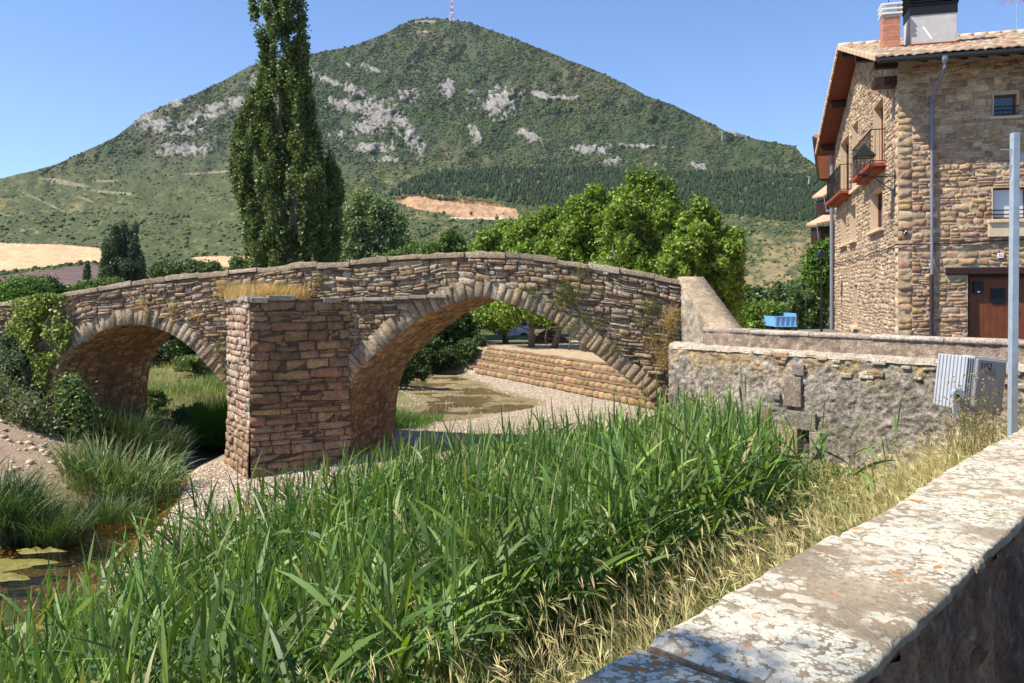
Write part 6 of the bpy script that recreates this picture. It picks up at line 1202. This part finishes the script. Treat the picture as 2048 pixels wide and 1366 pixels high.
V, f, C = leafcards(pts, .095 * (1 + r.normal(0, .25, len(pts))).clip(.5, 1.7), cols(len(pts), [(.26, .32, .055), (.19, .27, .045), (.34, .37, .07), (.14, .21, .04)], .12, r), r, out_ * 1.6, .85); np_mesh('foliage', V, f, M['leaf'], C, iv)
iv2 = thing('ivy', 'dull grey green creeper covering the bridge wall at the left picture edge', 'ivy', tuple(bmap(19, -2, .3)))
pts = facepts([(-60, 615), (22, 606), (20, 632), (60, 690), (76, 740), (96, 775), (110, 830), (60, 830), (-60, 800)], 9000, r, dens=lambda u, v: np.clip(.35 + 2.2 * n2(u, v, 1.5, 15), .02, 1))
V, f, C = leafcards(pts, .085 * (1 + r.normal(0, .25, len(pts))).clip(.5, 1.7), cols(len(pts), [(.10, .14, .07), (.075, .115, .05), (.13, .17, .09)], .12, r), r, out_ * 1.4, .8); np_mesh('foliage', V, f, M['leaf'], C, iv2)
# dry grass on the cutwater, weeds on the walls
def tuftset(name, label, P0, n, ln, wd, pal, r, spread, az=None, el=(1.0, 1.5), dr=(.1, .8)):
    parts = []; m = n * len(P0); b = np.repeat(np.array(P0), n, 0) + r.normal(0, 1, (m, 3)) * np.array(spread); A = r.random(m) * 6.28 if az is None else r.normal(az[0], az[1], m)
    V, f, C = ribbons(b, A, r.uniform(*el, m), r.uniform(*ln, m), np.full(m, wd), r.uniform(*dr, m), cols(m, pal, .14, r), 3, r); return tag(np_mesh(name, V, f, M['dry'], C), label, 'grass', kind='stuff')
GOLD = [(.62, .42, .20), (.70, .50, .26), (.54, .34, .15), (.66, .50, .30)]
bc = (PA + TIP + PB) / 3; P0 = []
for k in range(150):
    a_, b_ = r.random(2); q = PA + (PB - PA) * (.08 + .62 * a_) * 1.0 + (TIP - (PA + PB) / 2) * b_ * (.8 - abs(a_ - .5)); P0.append((q[0], q[1], CWT - .03))
tuftset('cutwater_grass', 'tufts of golden dry grass growing on top of the cutwater', P0, 20, (.16, .60), .009, GOLD, r, (.05, .05, .0))
P0 = [bmap(*b_uz(px, py), .05)[()] for px, py in ((455, 575), (449, 590), (452, 585), (1340, 640), (1345, 660), (1335, 655), (1350, 640), (1320, 700), (1330, 720), (1300, 690), (1325, 735), (1338, 700), (395, 640), (346, 628), (288, 618))]
tuftset('wall_straw', 'small straw coloured tufts rooted in the joints of the bridge wall', P0, 70, (.10, .42), .009, GOLD, r, (.09, .03, .12), az=(4.4, .9), el=(.3, 1.4), dr=(-.3, 1.2))
P0 = [bmap(*b_uz(px, py), .05)[()] for px, py in ((1130, 570), (1140, 600), (1128, 590), (1160, 590), (1115, 610), (1170, 640), (1140, 650), (1195, 650), (1300, 612), (1310, 620), (1165, 550), (680, 640), (440, 700), (470, 690), (478, 735), (450, 745), (486, 720), (640, 560), (575, 575), (1065, 590), (1230, 700), (1310, 680), (1290, 640))]
tuftset('wall_weeds', 'small green weeds rooted in the joints of the bridge wall', P0, 110, (.06, .26), .012, [(.20, .22, .08), (.15, .18, .06), (.27, .26, .10)], r, (.10, .03, .10), az=(4.4, 1.3), el=(.0, 1.4), dr=(-.3, 1.0))
# weeds in front of the floodlight
P0 = [P(x_, 885, 9.6) for x_ in (1905, 1925, 1940, 1950, 1960, 1972, 1985, 1996, 2006)]; P0 = [np.array([q[0], q[1], -2.1]) for q in P0]; m = 12; b = np.repeat(np.array(P0), m, 0) + r.normal(0, 1, (m * 9, 3)) * [.06, .12, 0]; A = r.random(m * 9) * 6.28
Ln = r.uniform(.5, 1.25, m * 9); V1 = ribbons(b, A, r.uniform(1.2, 1.5, m * 9), Ln, np.full(m * 9, .008), r.uniform(0, .5, m * 9), cols(m * 9, [(.22, .20, .07), (.30, .22, .10), (.16, .18, .06)], .1, r), 4, r)
tips = V1[0].reshape(m * 9, 10, 3); lp_ = np.concatenate([tips[:, k] + r.normal(0, .02, (m * 9, 3)) for k in (3, 5, 6, 7, 8, 9, 9)]); V2 = leafcards(lp_, np.full(len(lp_), .035), cols(len(lp_), [(.35, .20, .09), (.25, .22, .08), (.42, .28, .12)], .15, r), r)
V, f, C = join([V1, V2]); tag(np_mesh('dock_weeds', V, f, M['dry'], C), 'thin rusty seeded weeds in front of the floodlight and post', 'weeds', kind='stuff')
# water details: algae mats, boulders, ripples of stones
r = np.random.default_rng(23)
for k, (px, py, sx_, sy_, lab) in enumerate(((20, 1128, .62, .30, 'yellow green algae mat, largest, at the left picture edge'), (75, 1102, .40, .12, 'thin pale algae streak above the largest algae mat'), (10, 1155, .34, .20, 'dark rimmed algae mat below the largest one'), (55, 1254, .3, .07, 'thin algae strip low in the stream near the corner'))):
    c = P(px, py, 4.485 * F / (py - CY)); n = 26; a_ = np.linspace(0, 6.28, n, endpoint=False); rr = 1 + .25 * np.array([math.sin(3 * q + k) + .5 * math.sin(7 * q + 2 * k) for q in a_]); ring_ = np.stack([c[0] + np.cos(a_) * sx_ * rr, c[1] + np.sin(a_) * sy_ * rr, np.full(n, -4.492)], 1); inn = (ring_ - c) * .6 + c; inn[:, 2] = -4.455 + r.normal(0, .01, n); inn2 = (ring_ - c) * .25 + c; inn2[:, 2] = -4.465
    mb = MB(); mb.add(np.vstack([ring_, inn, inn2, [[c[0], c[1], -4.46]]]), [(i, (i + 1) % n, n + (i + 1) % n, n + i) for i in range(n)] + [(n + i, n + (i + 1) % n, 2 * n + (i + 1) % n, 2 * n + i) for i in range(n)] + [(2 * n + i, 2 * n + (i + 1) % n, 3 * n) for i in range(n)], (.20, .185, .045)); tag(mb.build('algae_mat', M['algae'], smooth=True), lab, 'algae')
for k, (px, py, s, lab) in enumerate(((52, 1262, .13, 'pale boulder poking out of the stream in the lower left'), (270, 985, .10, 'flat reddish stone at the stream edge below the big sedge clump'), (572 + 380, 770, .0, ''))):
    if s == 0: continue
    c = P(px, py, 4.45 * F / (py - CY)); V, f, C = pebbles('b', np.array([c]), np.array([s]), [(.42, .33, .26)], k); tag(np_mesh('boulder', V, f, M['pebble'], C, smooth=True), lab, 'stone')

# shady growth on the far banks
DK2 = [(.055, .095, .028), (.042, .075, .024), (.075, .12, .035)]
r = np.random.default_rng(91)
def bankbush(label, px, py, Y, w, h, n, seed, pal=DK2, ls=.13, nm='waterside_bush'):
    rr = np.random.default_rng(seed); tree(nm, label, P(px, py, Y), .04, pxclumps([(px + rr.uniform(-w, w), py - rr.uniform(.1, 1) * h * 2, rr.uniform(.28, .5) * w, rr.uniform(.3, .5) * h, rr.uniform(-1, 1)) for k in range(14)], Y), n, ls, pal, seed, cat='bush', branches=False, top=P(px, py - h, Y))
bankbush('dark bush hanging over the left bank of the pool behind the great arch', 812, 768, 38, 34, 34, 11000, 3)
bankbush('dark bush further back on the left bank of the pool behind the great arch', 858, 742, 46, 30, 30, 9000, 4, ls=.16)
bankbush('bush added as a shade patch in the middle of the small arch at the meadow edge', 290, 815, 29, 34, 18, 6000, 5, pal=[(.12, .18, .05), (.09, .14, .04)], ls=.10)  # bush added to stand for the shadow zone under the arch
bankbush('dark low bush added as a shade patch beside the vivid green tuft inside the small arch', 395, 872, 26, 34, 26, 8000, 6, ls=.10)  # added too, dark leaves standing in for shade on the ground
bankbush('pale green bush at the back of the meadow inside the small arch', 385, 745, 38, 34, 14, 6000, 7, pal=[(.15, .21, .06), (.12, .17, .05)])
grass('tall_meadow_weeds', 'taller green weeds in patches on the meadow behind the small arch', [(-16, 25), (-10, 25), (-8.5, 30), (-12, 38), (-18, 38)], 12000, (.3, .8), .022, [(.16, .24, .05), (.12, .19, .04), (.24, .28, .09)], 110, dr=(.1, .9), nseg=3, mat_='reed', dens=lambda x, y: np.clip(1.8 * n2(x, y, .55, 35), 0, 1))

# ================================================================== HAZE
mb = MB(); mb.box((0, 1400, 400), (8000, 4400, 860)); hz = mb.build('haze', None); tag(hz, 'thin summer haze', 'haze', kind='stuff')
m = bpy.data.materials.new('haze'); m.use_nodes = True; nt = m.node_tree; nt.nodes.remove(nt.nodes['Principled BSDF']); pv = nt.nodes.new('ShaderNodeVolumePrincipled')
pv.inputs['Color'].default_value = (.80, .88, 1, 1); pv.inputs['Density'].default_value = .00004; pv.inputs['Anisotropy'].default_value = .1
nt.links.new(pv.outputs[0], nt.nodes['Material Output'].inputs['Volume']); hz.data.materials.append(m)
